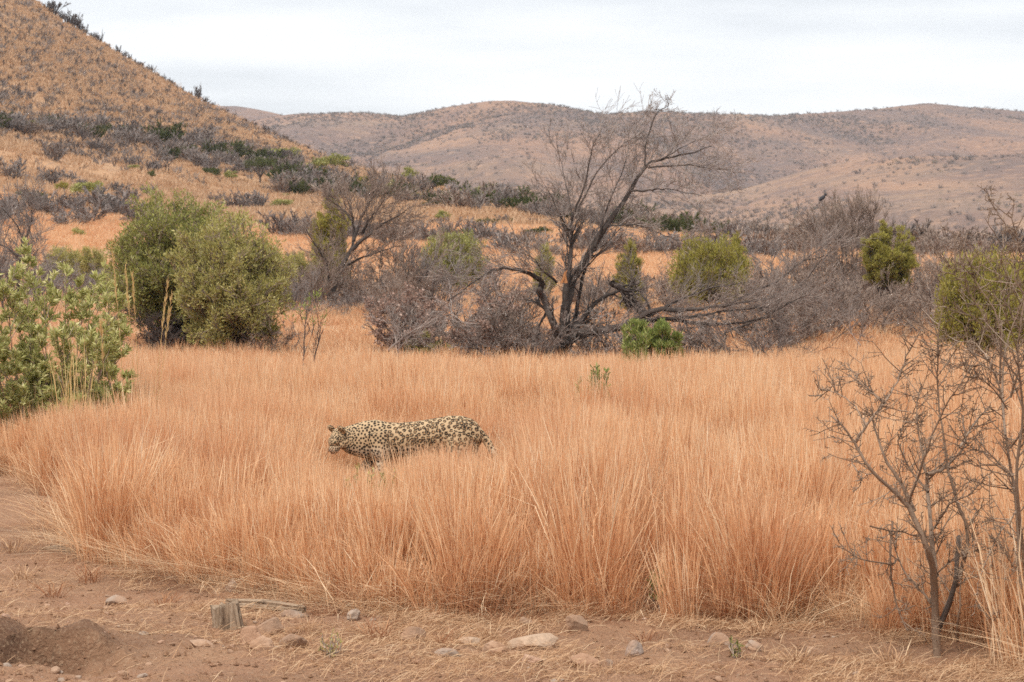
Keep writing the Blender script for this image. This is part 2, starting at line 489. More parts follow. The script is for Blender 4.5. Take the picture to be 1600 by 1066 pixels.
# ground: fine where the camera is close to it
xs = np.unique(np.concatenate([np.linspace(-170, -30, 29), np.linspace(-30, -5, 60), np.linspace(-5, 3.2, 340), np.linspace(3.2, 30, 70), np.linspace(30, 170, 29)]))
ys = np.unique(np.concatenate([np.linspace(-30, 9.5, 40), np.linspace(9.5, 15.5, 225), np.linspace(15.5, 30, 70), np.linspace(30, 97, 60)]))
X, Y = np.meshgrid(xs, ys)
Z = ground_z(X, Y)
wet_shade = np.exp(-(((X + 2.35) / 0.72) ** 4 + ((Y - 12.2) / 0.52) ** 4)) * np.clip(0.75 + 1.2 * fbm(X / 0.4, Y / 0.4, 3, 3), 0, 1)  # damp soil in the hollow, plus the bank face's shade painted into the colour
wet_shade = np.maximum(wet_shade, 0.35 * np.clip(4 * fbm(X / 1.1, Y / 0.5, 13, 3), 0, 1))
nx, ny = len(xs), len(ys)
I = np.arange(ny - 1)[:, None] * nx + np.arange(nx - 1)[None]
F = np.stack([I, I + 1, I + nx + 1, I + nx], -1).reshape(-1, 4)
g = link('ground', mesh_np('ground', np.stack([X, Y, Z], -1).reshape(-1, 3), F, True, {'wet_shade': wet_shade.ravel()}), None, M['soil'])
tag(g, 'reddish brown bare soil under the grass plain', 'ground', kind='structure')


def polar(name, ds, cols, m, label):
    PX, D = np.meshgrid(cols, ds)
    Zt = terrain(PX, D)
    if ds[0] < 100: Zt = Zt - np.clip((96 - D) / 2.0, 0, 1) * 0.3
    Xw = (PX - 800) / FPX * D
    n0, n1_ = len(cols), len(ds)
    I = np.arange(n1_ - 1)[:, None] * n0 + np.arange(n0 - 1)[None]
    F = np.stack([I, I + 1, I + n0 + 1, I + n0], -1).reshape(-1, 4)
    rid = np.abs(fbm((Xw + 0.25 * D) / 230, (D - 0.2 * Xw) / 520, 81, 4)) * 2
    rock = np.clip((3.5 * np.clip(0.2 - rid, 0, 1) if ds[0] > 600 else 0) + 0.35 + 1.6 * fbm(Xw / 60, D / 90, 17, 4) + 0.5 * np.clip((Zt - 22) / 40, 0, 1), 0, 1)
    o = link(name, mesh_np(name, np.stack([Xw, D, Zt], -1).reshape(-1, 3), F, True, {'rock': rock.ravel()}), None, m)
    return tag(o, label, 'hill', kind='structure')


cols = np.concatenate([np.linspace(-6000, -600, 60)[:-1], np.linspace(-600, 2200, 420), np.linspace(2200, 7600, 60)[1:]])
polar('hillside', np.concatenate([np.linspace(94, 330, 110), np.linspace(334, 700, 110)]), cols, M['slope'], 'orange grassy slope rising to the steep hill at the left')
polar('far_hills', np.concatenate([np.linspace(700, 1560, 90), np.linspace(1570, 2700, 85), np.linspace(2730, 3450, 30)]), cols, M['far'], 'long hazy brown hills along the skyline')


# ------------------------------------------------------------------ tall grass
def clump(name, nb, h, spread, lean, width, seedhead=True, arch=0.0):
    """A tussock: nb thin stems fanning out of a small base."""
    a = rng.random(nb) * 2 * math.pi
    rad = np.sqrt(rng.random(nb)) * spread
    base = np.stack([np.cos(a) * rad, np.sin(a) * rad, np.full(nb, -0.03)], 1)
    le = (0.15 + 0.85 * rad / spread) * lean * rng.uniform(0.5, 1.35, nb)
    a2 = a + rng.normal(0, 1.1, nb)
    out_ = np.stack([np.cos(a2), np.sin(a2), 0 * a], 1)
    hh = h * rng.uniform(0.55, 1.06, nb)
    low = rng.random(nb) < 0.22
    hh[low] *= rng.uniform(0.3, 0.6, low.sum()); le[low] *= 2.2
    brk = rng.random(nb) < 0.09 + arch
    face = rng.random(nb) * math.pi
    wv = np.stack([np.cos(face), np.sin(face), 0 * face], 1)
    tone = np.clip(rng.normal(0.48, 0.30, nb), 0, 1)
    tone[low] = np.clip(tone[low] + 0.15, 0, 1)
    V, T = [], []
    wd = width * rng.uniform(0.6, 1.35, nb)
    fr = [0.0, 0.38, 0.74, 1.0]
    wf = [0.8, 1.0, 0.8 if not seedhead else 1.35, 0.25]
    for k, t in enumerate(fr):
        bend = t ** 1.7
        p = base + out_ * (le * hh * bend)[:, None] + np.array([0, 0, 1.0]) * (hh * t * (1 - 0.18 * le * t))[:, None]
        if k == 3:
            p[brk] += (out_ * (hh * 0.22)[:, None] - np.array([0, 0, 1.0]) * (hh * 0.14)[:, None])[brk]
        p = p + rng.normal(0, 0.007 * (k > 0), (nb, 3))
        V += [p - wv * (wd * wf[k] * 0.5)[:, None], p + wv * (wd * wf[k] * 0.5)[:, None]]
        tt = tone + (0.16 if k >= 2 else 0.0) * (rng.random(nb) < 0.7)
        T += [tt, tt]
    v = np.stack(V, 1).reshape(-1, 3)
    o = np.arange(nb)[:, None] * 8
    f = np.concatenate([o + np.array([[2 * k, 2 * k + 1, 2 * k + 3, 2 * k + 2]]) for k in range(3)])
    return mesh_np(name, v, f, True, {'tone': np.clip(np.stack(T, 1).reshape(-1), 0, 1)})


def scatter(name, protos, P, rot, scl, idx, label, cat):
    """One stuff object: protos placed at points by geometry nodes."""
    me = bpy.data.meshes.new(name)
    me.vertices.add(len(P))
    me.vertices.foreach_set('co', np.ascontiguousarray(P, dtype=np.float32).ravel())
    for k, a, ty in (('rot', rot, 'FLOAT_VECTOR'), ('scl', scl, 'FLOAT_VECTOR')):
        q = me.attributes.new(k, ty, 'POINT'); q.data.foreach_set('vector', np.ascontiguousarray(a, dtype=np.float32).ravel())
    q = me.attributes.new('idx', 'INT', 'POINT'); q.data.foreach_set('value', np.ascontiguousarray(idx, dtype=np.int32))
    o = link(name, me)
    tag(o, label, cat, kind='stuff')
    tr = bpy.data.node_groups.new(name, 'GeometryNodeTree')
    tr.interface.new_socket('Geometry', in_out='INPUT', socket_type='NodeSocketGeometry')
    tr.interface.new_socket('Geometry', in_out='OUTPUT', socket_type='NodeSocketGeometry')
    n, l = tr.nodes, tr.links
    gi, go = n.new('NodeGroupInput'), n.new('NodeGroupOutput')
    m2p = n.new('GeometryNodeMeshToPoints')
    iop = n.new('GeometryNodeInstanceOnPoints')
    join = n.new('GeometryNodeJoinGeometry')
    for p in reversed(protos):
        oi = n.new('GeometryNodeObjectInfo'); oi.inputs['Object'].default_value = p; oi.inputs['As Instance'].default_value = True
        l.new(oi.outputs['Geometry'], join.inputs['Geometry'])
    def named(nm, ty):
        a = n.new('GeometryNodeInputNamedAttribute'); a.data_type = ty; a.inputs['Name'].default_value = nm
        return a.outputs['Attribute']
    l.new(gi.outputs[0], m2p.inputs['Mesh']); l.new(m2p.outputs[0], iop.inputs['Points'])
    l.new(join.outputs[0], iop.inputs['Instance'])
    iop.inputs['Pick Instance'].default_value = True
    l.new(named('idx', 'INT'), iop.inputs['Instance Index'])
    e2r = n.new('FunctionNodeEulerToRotation')
    l.new(named('rot', 'FLOAT_VECTOR'), e2r.inputs[0]); l.new(e2r.outputs[0], iop.inputs['Rotation'])
    l.new(named('scl', 'FLOAT_VECTOR'), iop.inputs['Scale'])
    l.new(iop.outputs[0], go.inputs[0])
    md = o.modifiers.new('scatter', 'NODES'); md.node_group = tr
    return o


def proto(name, me, m):
    if m is not None: me.materials.append(m)
    return bpy.data.objects.new(name, me)      # never linked to the scene: only a source for scatter()


LEO_D = 20.76
def grass_h(x, y):
    px = 800 + x / np.maximum(y, 1) * FPX
    h = 0.72 + 0.80 * fbm(x / 1.1, y / 1.1, 101, 3) + 0.34 * fbm(x / 7, y / 7, 111, 2)
    e = edge_y(px)
    h = h * np.clip(0.62 + (y - e) / 2.0, 0.62, 1) * np.interp(y, [22, 45, 95], [1, 0.82, 0.72])
    # the strip the animal walks along: shorter, so it shows down to the belly
    lim_py = np.interp(px, [430, 500, 520, 560, 575, 600, 640, 700, 740, 760, 800, 870], [650, 722, 730, 730, 762, 762, 716, 708, 716, 720, 715, 650])
    zl = CAM_H - (lim_py - HOR) / FPX * y
    strip = (y > 12.5) & (y < 20.95)
    hl = np.where(strip & (px > 440) & (px < 860), np.minimum(h, zl * np.interp(px, [500, 565, 610], [0.86, 0.88, 0.97])), h)
    hl = np.where((y >= 20.95) & (y < 22.2) & (px > 480) & (px < 800), np.minimum(h, 0.50), hl)
    return np.maximum(hl, 0.12)


GP = [proto('tussock_source', clump('tussock_source', n_, 1.0, s_, l_, w_, arch=ar), M['grass'])
      for n_, s_, l_, w_, ar in [(200, 0.12, 0.13, 0.0036, 0), (180, 0.15, 0.18, 0.0036, 0.03), (210, 0.12, 0.10, 0.0034, 0), (170, 0.17, 0.25, 0.0038, 0.05), (190, 0.14, 0.15, 0.0035, 0.02), (180, 0.13, 0.12, 0.0040, 0)]]
GP += [proto('tussock_source', clump('tussock_source', n_, 1.0, s_, l_, w_, arch=ar), M[m_]) for n_, s_, l_, w_, ar, m_ in
       [(30, 0.22, 0.22, 0.0036, 0.10, 'stray'), (18, 0.25, 0.50, 0.0038, 0.45, 'stray'), (90, 0.20, 1.25, 0.0042, 0.25, 'stray'), (70, 0.22, 0.9, 0.0042, 0.15, 'red_tuft')]]
NGP = len(GP)
GF = [proto('tussock_source', clump('tussock_source', n_, 1.0, s_, l_, w_), M['grass'])
      for n_, s_, l_, w_ in [(120, 0.30, 0.30, 0.010), (120, 0.36, 0.36, 0.010), (110, 0.32, 0.24, 0.011)]]


def field(d0, d1, sp, margin, keep=None):
    """Jittered points over the wedge the photo covers, spacing sp."""
    P = []
    y = d0
    while y < d1:
        wdt = (1600 + 2 * margin) / FPX * y
        n_ = int(wdt / sp)
        xx = (np.arange(n_) + rng.random(n_)) * sp - wdt / 2
        yy = y + rng.random(n_) * sp
        P.append(np.stack([xx, yy], 1)); y += sp
    return np.concatenate(P)


pts, hs, ws, ix = [], [], [], []
for d0, d1, sp, marg, far_ in [(10.6, 24, 0.155, 900, 0), (24, 40, 0.22, 600, 0), (40, 96, 0.42, 350, 1)]:
    q = field(d0, d1, sp, marg)
    px = 800 + q[:, 0] / q[:, 1] * FPX
    e = edge_y(px) + 0.55 * fbm(q[:, 0] / 0.8, q[:, 1] / 0.8, 7, 3)
    ok = q[:, 1] > e
    dens = fbm(q[:, 0] / 0.9, q[:, 1] / 0.9, 131, 3)
    ok &= rng.random(len(q)) < np.clip(0.72 + 3.2 * dens, 0.08, 1)
    # bare trampled patch at the left edge
    q, px = q[ok], px[ok]
    pts.append(q)
    h = grass_h(q[:, 0], q[:, 1]) * rng.uniform(0.70, 1.20, len(q))
    hs.append(h)
    ws.append((0.85 + 0.3 * rng.random(len(q))) * (1.0 if far_ == 0 else 1.0) * np.clip(0.75 + 0.4 * h, 0.7, 1.2))
    ix.append(rng.integers(0, 6, len(q)) if not far_ else NGP + rng.integers(0, 3, len(q)))
    if not far_:                                    # stray pale stems, and a messy low layer near the edge
        k1 = rng.random(len(q)) < 0.34
        pts.append(q[k1] + rng.normal(0, 0.1, (k1.sum(), 2))); hs.append(h[k1] * rng.uniform(0.75, 1.2, k1.sum())); ws.append(np.ones(k1.sum())); ix.append(6 + rng.integers(0, 2, k1.sum()))
        k2 = rng.random(len(q)) < np.clip(1.1 - (q[:, 1] - edge_y(px)) / 2.5, 0.10, 0.9)
        m2 = k2.sum()
        q2 = q[k2] + rng.normal(0, 0.16, (m2, 2)) - np.array([0, 0.12])
        pts.append(q2); hs.append(rng.uniform(0.14, 0.42, m2)); ws.append(rng.uniform(0.35, 0.8, m2)); ix.append(8 + (rng.random(m2) < 0.35))
q = np.concatenate(pts); h = np.concatenate(hs); wd_ = np.concatenate(ws); ii = np.concatenate(ix)
Pz = ground_z(q[:, 0], q[:, 1])
rot = np.stack([rng.normal(0.0, 0.055, len(q)), rng.normal(0.015, 0.055, len(q)), rng.random(len(q)) * 6.283], 1)
scatter('tall_grass', GP + GF, np.column_stack([q, Pz]), rot, np.stack([wd_, wd_, h], 1), ii, 'tall dry orange grass filling the plain around the leopard', 'grass')

# slope grass, thinner, up to where single tussocks stop reading
q = field(95, 240, 0.85, 60)
px = 800 + q[:, 0] / q[:, 1] * FPX
ok = rng.random(len(q)) < np.clip(0.75 + 2.2 * fbm(q[:, 0] / 8, q[:, 1] / 14, 141, 3), 0.1, 1)
q, px = q[ok], px[ok]
Pz = terrain(px, q[:, 1]) - 0.05
n_ = len(q)
scatter('slope_grass', GF, np.column_stack([q, Pz]), np.stack([0 * Pz, 0 * Pz, rng.random(n_) * 6.28], 1),
        np.stack([rng.uniform(1.1, 1.7, n_)] * 2 + [rng.uniform(0.45, 0.85, n_)], 1), rng.integers(0, 3, n_), 'orange grass covering the rising slope behind the trees', 'grass')

# straw lying on the bare soil
def straw_mesh(n):
    px = rng.uniform(-500, 2300, n)
    dd = CAM_H * FPX / (rng.uniform(760, 1110, n) - HOR)
    x = (px - 800) / FPX * dd
    e = edge_y(px)
    ok = (dd < e + 0.5)
    w1 = np.clip(0.36 + 3.4 * fbm(x / 0.5, dd / 0.5, 151, 3), 0.03, 1)
    nearness = np.exp(-np.clip(e - dd, 0, 9) / 0.9)
    ok &= rng.random(n) < w1 * np.clip(0.13 + nearness, 0, 1)
    hole = ((x + 2.35) / 0.75) ** 2 + ((dd - 12.15) / 0.45) ** 2 < 1
    ok &= ~(hole & (rng.random(n) < 0.9))
    x, y = x[ok], dd[ok]; n = len(x)
    a = rng.random(n) * 6.283
    ln = rng.uniform(0.03, 0.13, n); up = np.abs(rng.normal(0, 0.028, n))
    dirv = np.stack([np.cos(a), np.sin(a), 0 * a], 1)
    per = np.stack([-np.sin(a), np.cos(a), 0 * a], 1) * rng.uniform(0.0006, 0.0015, n)[:, None]
    c = np.stack([x, y, ground_z(x, y) + 0.006], 1)
    e0, e1 = c - dirv * ln[:, None] * 0.5, c + dirv * ln[:, None] * 0.5
    e0[:, 2] = ground_z(e0[:, 0], e0[:, 1]) + 0.004; e1[:, 2] = ground_z(e1[:, 0], e1[:, 1]) + 0.006 + up
    m = (e0 + e1) / 2 + np.array([0, 0, 1]) * (ln * 0.08)[:, None] + per * rng.normal(0, 3, n)[:, None]
    tilt = np.array([0, 0, 0.0012])
    v = np.stack([e0 - per, e0 + per + tilt, m - per, m + per + tilt, e1 - per * 0.6, e1 + per * 0.6 + tilt], 1).reshape(-1, 3)
    o = np.arange(n)[:, None] * 6
    f = np.concatenate([o + np.array([[0, 1, 3, 2]]), o + np.array([[2, 3, 5, 4]])])
    return mesh_np('straw_litter', v, f, True, {'tone': np.repeat(np.clip(rng.normal(0.5, 0.25, n), 0, 1), 6)})


tag(link('straw_litter', straw_mesh(420000), None, M['straw']), 'broken straw scattered over the bare soil in front', 'straw', kind='stuff')

# crumbs of soil and small pebbles
def crumbs(n):
    px = rng.uniform(-200, 1800, n); dd = CAM_H * FPX / (rng.uniform(880, 1100, n) - HOR)
    x = (px - 800) / FPX * dd
    ok = dd < edge_y(px) + 0.2
    x, y = x[ok], dd[ok]; n = len(x)
    s = 0.003 + 0.016 * rng.random(n) ** 5
    ico = np.array([[1, 0, 0], [-1, 0, 0], [0, 1, 0], [0, -1, 0], [0, 0, 1], [0, 0, -0.6]], float)
    v = ico[None] * s[:, None, None] * rng.uniform(0.6, 1.3, (n, 6, 1)) + np.stack([x, y, ground_z(x, y) + 0.2 * s], 1)[:, None]
    fc = np.array([[0, 2, 4], [2, 1, 4], [1, 3, 4], [3, 0, 4], [2, 0, 5], [1, 2, 5], [3, 1, 5], [0, 3, 5]])
    f = (np.arange(n)[:, None, None] * 6 + fc[None]).reshape(-1, 3)
    return mesh_np('soil_crumbs', v.reshape(-1, 3), f, False, {'wet_shade': np.repeat(rng.random(n) * 0.35, 6)})


tag(link('soil_crumbs', crumbs(9000), None, M['soil']), 'loose crumbs of soil and grit on the bare ground', 'soil crumbs', kind='stuff')


# ------------------------------------------------------------------ plants
class Plant:
    """Stems (thick) and twigs (thin) of one plant."""
    def __init__(self): self.stem, self.twig, self.tips = Twigs(), Twigs(), []
    def path(self, pts, r0, r1, sides=3, tone=None):
        (self.stem if sides > 3 else self.twig).path(pts, r0, r1, sides, tone)


def copy_tree(o, parent=None):
    c = o.copy()
    COL.objects.link(c)
    c.parent = parent
    for ch in [x for x in bpy.data.objects if x.parent == o]: copy_tree(ch, c)
    return c


def set_mat(o, m):
    if o.data and o.material_slots:
        o.material_slots[0].link = 'OBJECT'; o.material_slots[0].material = m


def leaf_cloud(tips, per, spread, ln, wd, name, back=0.6, upb=0.35, droop=0.0):
    C, D, T = [], [], []
    for (p, d, pts) in tips:
        ct = random.random()
        for k in range(per):
            t = random.random() * back
            i = len(pts) - 1
            q = pts[i].lerp(pts[max(0, i - 2)], t)
            off = rvec() * spread * random.random() ** 0.5
            C.append((q + off)[:])
            D.append((rvec() * 0.8 + d * 0.7 + off.normalized() * 0.4 + Vector((0, 0, upb - droop)))[:])
            T.append(min(1, max(0, random.gauss(0.30 + 0.4 * ct, 0.2))))
    n = len(C)
    return leaves_mesh(name, C, D, rng.uniform(0.65, 1.25, n) * ln, rng.uniform(0.7, 1.2, n) * wd, np.array(T))


def thing(name, loc, label, cat, group=None, rz=0.0, sc=1.0):
    return tag(empty(name, loc, rz, sc), label, cat, group)


def assemble(root, pl, mstem, mtwig, leaves=None, mleaf=None, tree=False):
    if pl.stem.thick: link('trunk' if tree else 'stems', pl.stem.build('trunk' if tree else 'stems'), root, mstem)
    if pl.twig.p0: link('twigs', pl.twig.build('twigs'), root, mtwig)['kind'] = 'stuff'
    if leaves: link('crown' if tree else 'foliage', leaves, root, mleaf)
    return root


def gz(x, y): return float(ground_z(np.array([x]), np.array([y]))[0])


def foot(px, d):
    """Point of the plain or the slope at column px, distance d."""
    x = (px - 800) / FPX * d
    return Vector((x, d, gz(x, d) if d < 95 else float(terrain(np.array([float(px)]), np.array([float(d)]))[0]) - 0.05))


# --- bare shrubs, real size about 2.5 m
def bare_shrub(nst, h, lean, lvl, kids, rmin, r0, thick, wig=0.16, up=0.10, ang=0.6, ratio=0.52, base=0.25, nseg=5):
    pl = Plant()
    P = dict(wig=wig, up=up, ang=ang, ratio=ratio, kids=kids, rmin=rmin, thick=thick, nseg=nseg, t0=0.2)
    for k in range(nst):
        a = 6.283 * (k + random.random()) / nst
        le = lean * random.uniform(0.25, 1.1)
        d = Vector((math.cos(a) * le, math.sin(a) * le, 1)).normalized()
        p = Vector((math.cos(a), math.sin(a), 0)) * base * random.random() + Vector((0, 0, -0.1))
        sprout(pl, pl.tips, p, d, h * random.uniform(0.62, 1.0), r0 * random.uniform(0.6, 1.1), lvl, P)
    return pl


NEAR_BARE = [bare_shrub(11, 2.0, 0.75, 3, [0, 5, 6, 6], 0.005, 0.030, 0.018),
             bare_shrub(8, 2.2, 0.95, 3, [0, 6, 6, 7], 0.005, 0.034, 0.018, wig=0.24, up=0.04),
             bare_shrub(14, 2.1, 0.45, 3, [0, 5, 5, 6], 0.005, 0.026, 0.017, wig=0.13),
             bare_shrub(9, 1.9, 1.15, 3, [0, 6, 7, 6], 0.005, 0.032, 0.018, wig=0.28, up=0.02)]
NB = []
for pl in NEAR_BARE:
    NB.append((pl.stem.build('stems'), pl.twig.build('twigs')))


def bare(px, d, h, kind, m, label, group=None, wide=1.0, ms=None, name='bare_shrub'):
    """Leafless shrub with stems and twigs, h metres high."""
    h -= foot(px, d).z if d < 95 else 0
    sc = h / 2.6
    t = thing(name, foot(px, d), label, 'shrub', group, random.random() * 6.28, (sc * wide, sc * wide, sc))
    for nm, me in zip(('stems', 'twigs'), NB[kind % 4]):
        o = link(nm, me, t, M['twig_dark'])
        set_mat(o, M[(ms or 'twig_dark') if nm == 'stems' else m])
    return t


# --- leafy bushes built on an uneven envelope
def leafy(wd, ht, nclump, sub, per, ln, lw, base=0.12, cl=0.16, upb=0.4, lo=0.15, flat=1.0, low=True, cz=0.52):
    pl = Plant()
    P = dict(wig=0.22, up=0.10, ang=0.6, ratio=0.55, kids=[0, sub], rmin=0.006, thick=0.022, nseg=4, t0=0.35)
    lobes = [(rvec(), random.uniform(0.75, 1.12)) for _ in range(9)]
    for k in range(nclump):
        v = rvec()
        v.z = max(v.z, -0.80) if low else abs(v.z) * 1.25 - 0.42
        v.normalize()
        f = 0.86
        for (lv, ls) in lobes: f += 0.22 * (ls - 0.9) * 5 * max(0, v.dot(lv) - 0.55)
        rr = f * random.uniform(0.30, 1.0) ** 0.45
        c = Vector((v.x * wd * 0.5 * rr, v.y * wd * 0.5 * rr * flat, ht * (cz + (0.99 - cz) * v.z * rr)))
        if c.z < lo * ht: c.z = lo * ht + random.random() * 0.1 * ht
        b = Vector((random.uniform(-1, 1), random.uniform(-1, 1), 0)) * base * wd * 0.5
        b.z = -0.1
        mid = b.lerp(c, 0.45) + Vector((0, 0, ht * 0.10)) + rvec() * 0.05 * wd
        pts = spline([b, mid, c], 4, 0.02 * wd)
        pl.path(pts, 0.008 + 0.0025 * ht, 0.008, 5)
        along(pl, pl.tips, pts, sub, cl * wd, 0.010, 1, P, 0.6)
    lv = leaf_cloud(pl.tips, per, cl * wd * 0.30, ln, lw, 'foliage', upb=upb)
    return pl, lv


# ------------------------------------------------------------------ the pair of big round bushes at the left
pl, lv = leafy(4.5, 5.15, 190, 7, 7, 0.12, 0.040, cl=0.13, lo=0.22)
b = thing('leafy_bush', foot(276, 69), 'large dark olive round bush, the taller back half of the big bush pair at left', 'bush')
assemble(b, pl, M['twig_dark'], M['twig_brown'], lv, M['leaf_dark'])
pl, lv = leafy(3.5, 4.25, 150, 7, 6, 0.11, 0.038, cl=0.14, lo=0.12)
b = thing('leafy_bush', foot(362, 66), 'paler olive bush in front of the tall dark bush, twiggy at its foot', 'bush')
assemble(b, pl, M['twig_dark'], M['twig_brown'], lv, M['leaf_olive'])
bare(250, 67.5, 1.4, 1, 'twig_dark', 'low dark tangle of bare twigs under the left side of the big olive bush', wide=1.5)
bare(420, 65.5, 1.1, 3, 'twig_brown', 'low bare twigs at the right foot of the paler olive bush', wide=1.3)

# ------------------------------------------------------------------ lance-leaved shrub at the left edge
pl = Plant()
bx, bd = 78, 26.0
P = dict(wig=0.10, up=0.10, ang=0.65, ratio=0.5, kids=[0, 3], rmin=0.003, thick=0.008, nseg=5, t0=0.2)
stems = [(40, 392), (104, 424), (143, 436), (172, 470), (186, 520), (183, 585), (10, 440), (-25, 450), (-70, 480), (-95, 540), (70, 455), (125, 470), (150, 520), (30, 480), (-50, 520), (100, 520), (60, 540), (0, 520), (140, 590), (160, 620), (20, 590), (-120, 560), (120, 620), (-30, 600), (90, 600), (50, 500), (165, 500), (-60, 450)]
for (sx, sy) in stems:
    top = at(sx, sy + 8, bd + random.uniform(-0.7, 0.7))
    b0 = at(bx + (sx - bx) * 0.25, 700, bd); b0.z = -0.05
    mid = b0.lerp(top, 0.5) + Vector(((sx - bx) / 145 * 0.16, 0, -0.05))
    pts = spline([b0, mid, top], 5, 0.012)
    pl.path(pts, 0.013, 0.004, 5)
    pl.tips.append((pts[-1], (pts[-1] - pts[-2]).normalized(), pts[-4:]))
    along(pl, pl.tips, pts, 13, 0.31, 0.005, 1, P, 0.22)
C, D, T = [], [], []
for (p, d, pts) in pl.tips:
    m = len(pts) - 1
    for k in range(27):
        t = random.uniform(0.1, 1.0); i = min(m - 1, int(t * m)); q = pts[i].lerp(pts[i + 1], t * m - i)
        side = d.cross(rvec()).normalized()
        C.append(q[:]); D.append((side * 0.9 + d * 0.75 + Vector((0, 0, 0.12)))[:]); T.append(min(1, max(0, random.gauss(0.45 + 0.25 * t, 0.22))))
root = thing('leafy_shrub', at(bx, 700, bd) * 1.0, 'fresh green lance-leaved shrub at the left edge, nearest of the green bushes', 'shrub')
root.location = (0, 0, 0)
n_ = len(C)
lv = leaves_mesh('foliage', C, D, rng.uniform(0.05, 0.095, n_), rng.uniform(0.016, 0.027, n_), np.array(T))
assemble(root, pl, M['thorn'], M['twig_brown'], lv, M['leaf_willow'])

# ------------------------------------------------------------------ tall pale stalks with plumes
def stalk(pts, r, plume, label):
    t = thing('grass_stalk', (0, 0, 0), label, 'grass stalk', 'tall pale stalks by the left shrub')
    tw = Twigs()
    sp = spline(pts, 4, 0.004)
    tw.path(sp, r, r * 0.6, 3, random.random())
    link('stem', tw.build('stem'), t, M['stalk'])
    if plume:
        C, D = [], []
        m = len(sp) - 1
        for k in range(46):
            u = random.uniform(0.72, 1.0); i = min(m - 1, int(u * m)); q = sp[i].lerp(sp[i + 1], u * m - i)
            dd = (sp[i + 1] - sp[i]).normalized()
            C.append(q[:]); D.append((dd + rvec() * 0.35)[:])
        link('seed_head', leaves_mesh('seed_head', C, D, 0.075, 0.007, rng.random(46)), t, M['stalk'])
    return t


for k, (a, b_, dd, lab) in enumerate([((196, 705), (176, 392), 24.5, 'tall pale plumed stalk leaning left, tallest beside the big dark bush'),
                                       ((212, 700), (196, 417), 24.8, 'pale plumed stalk just right of the tallest leaning stalk'),
                                       ((216, 700), (207, 430), 25.0, 'shorter straight plumed stalk in front of the dark bush'),
                                       ((222, 660), (262, 440), 23.5, 'pale plumed stalk leaning right across the dark bush'),
                                       ((226, 665), (268, 462), 23.6, 'thin plumed stalk leaning right under its taller twin'),
                                       ((160, 700), (158, 505), 23.2, 'yellow grass stalk standing upright in front of the left shrub')]):
    p0, p1 = at(a[0], a[1], dd), at(b_[0], b_[1], dd + random.uniform(-0.3, 0.3))
    p0.z = 0
    stalk([p0, p0.lerp(p1, 0.5) + Vector((0.02, 0, 0.03)), p1], 0.0035, True, lab)
me = clump('straw_tussock', 70, 1.0, 0.16, 0.18, 0.004)
o = link('grass_tussock', me, None, M['stalk'])
o.location = foot(120, 24.2); o.scale = (1.3, 1.3, 1.45)
tag(o, 'tall yellow tussock of straight stalks before the left green shrub', 'grass tussock')

# ------------------------------------------------------------------ traced trees
def traced(limbs, d, dj, pl, Pt, extra=1.0, jit=0.03):
    """limbs: (points in photo pixels, r0, r1, number of side twigs, twig length, depth lean)."""
    for pts, r0, r1, nt_, tl, lean in limbs:
        dep = random.uniform(-dj, dj) * 0.3
        q = []
        for k, (x, y) in enumerate(pts):
            q.append(at(x, y, d + dep * 0.3 + lean * k / max(1, len(pts) - 1) + random.uniform(-1, 1) * dj * 0.05 * k))
        sp = spline(q, 4, jit)
        pl.path(sp, r0 * 0.80, r1 * 0.70, 9 if r0 > 0.09 else 6, random.random())
        if nt_: along(pl, pl.tips, sp, int(nt_ * extra), tl, max(0.008, r1 * 0.5), 2, Pt, 0.12)


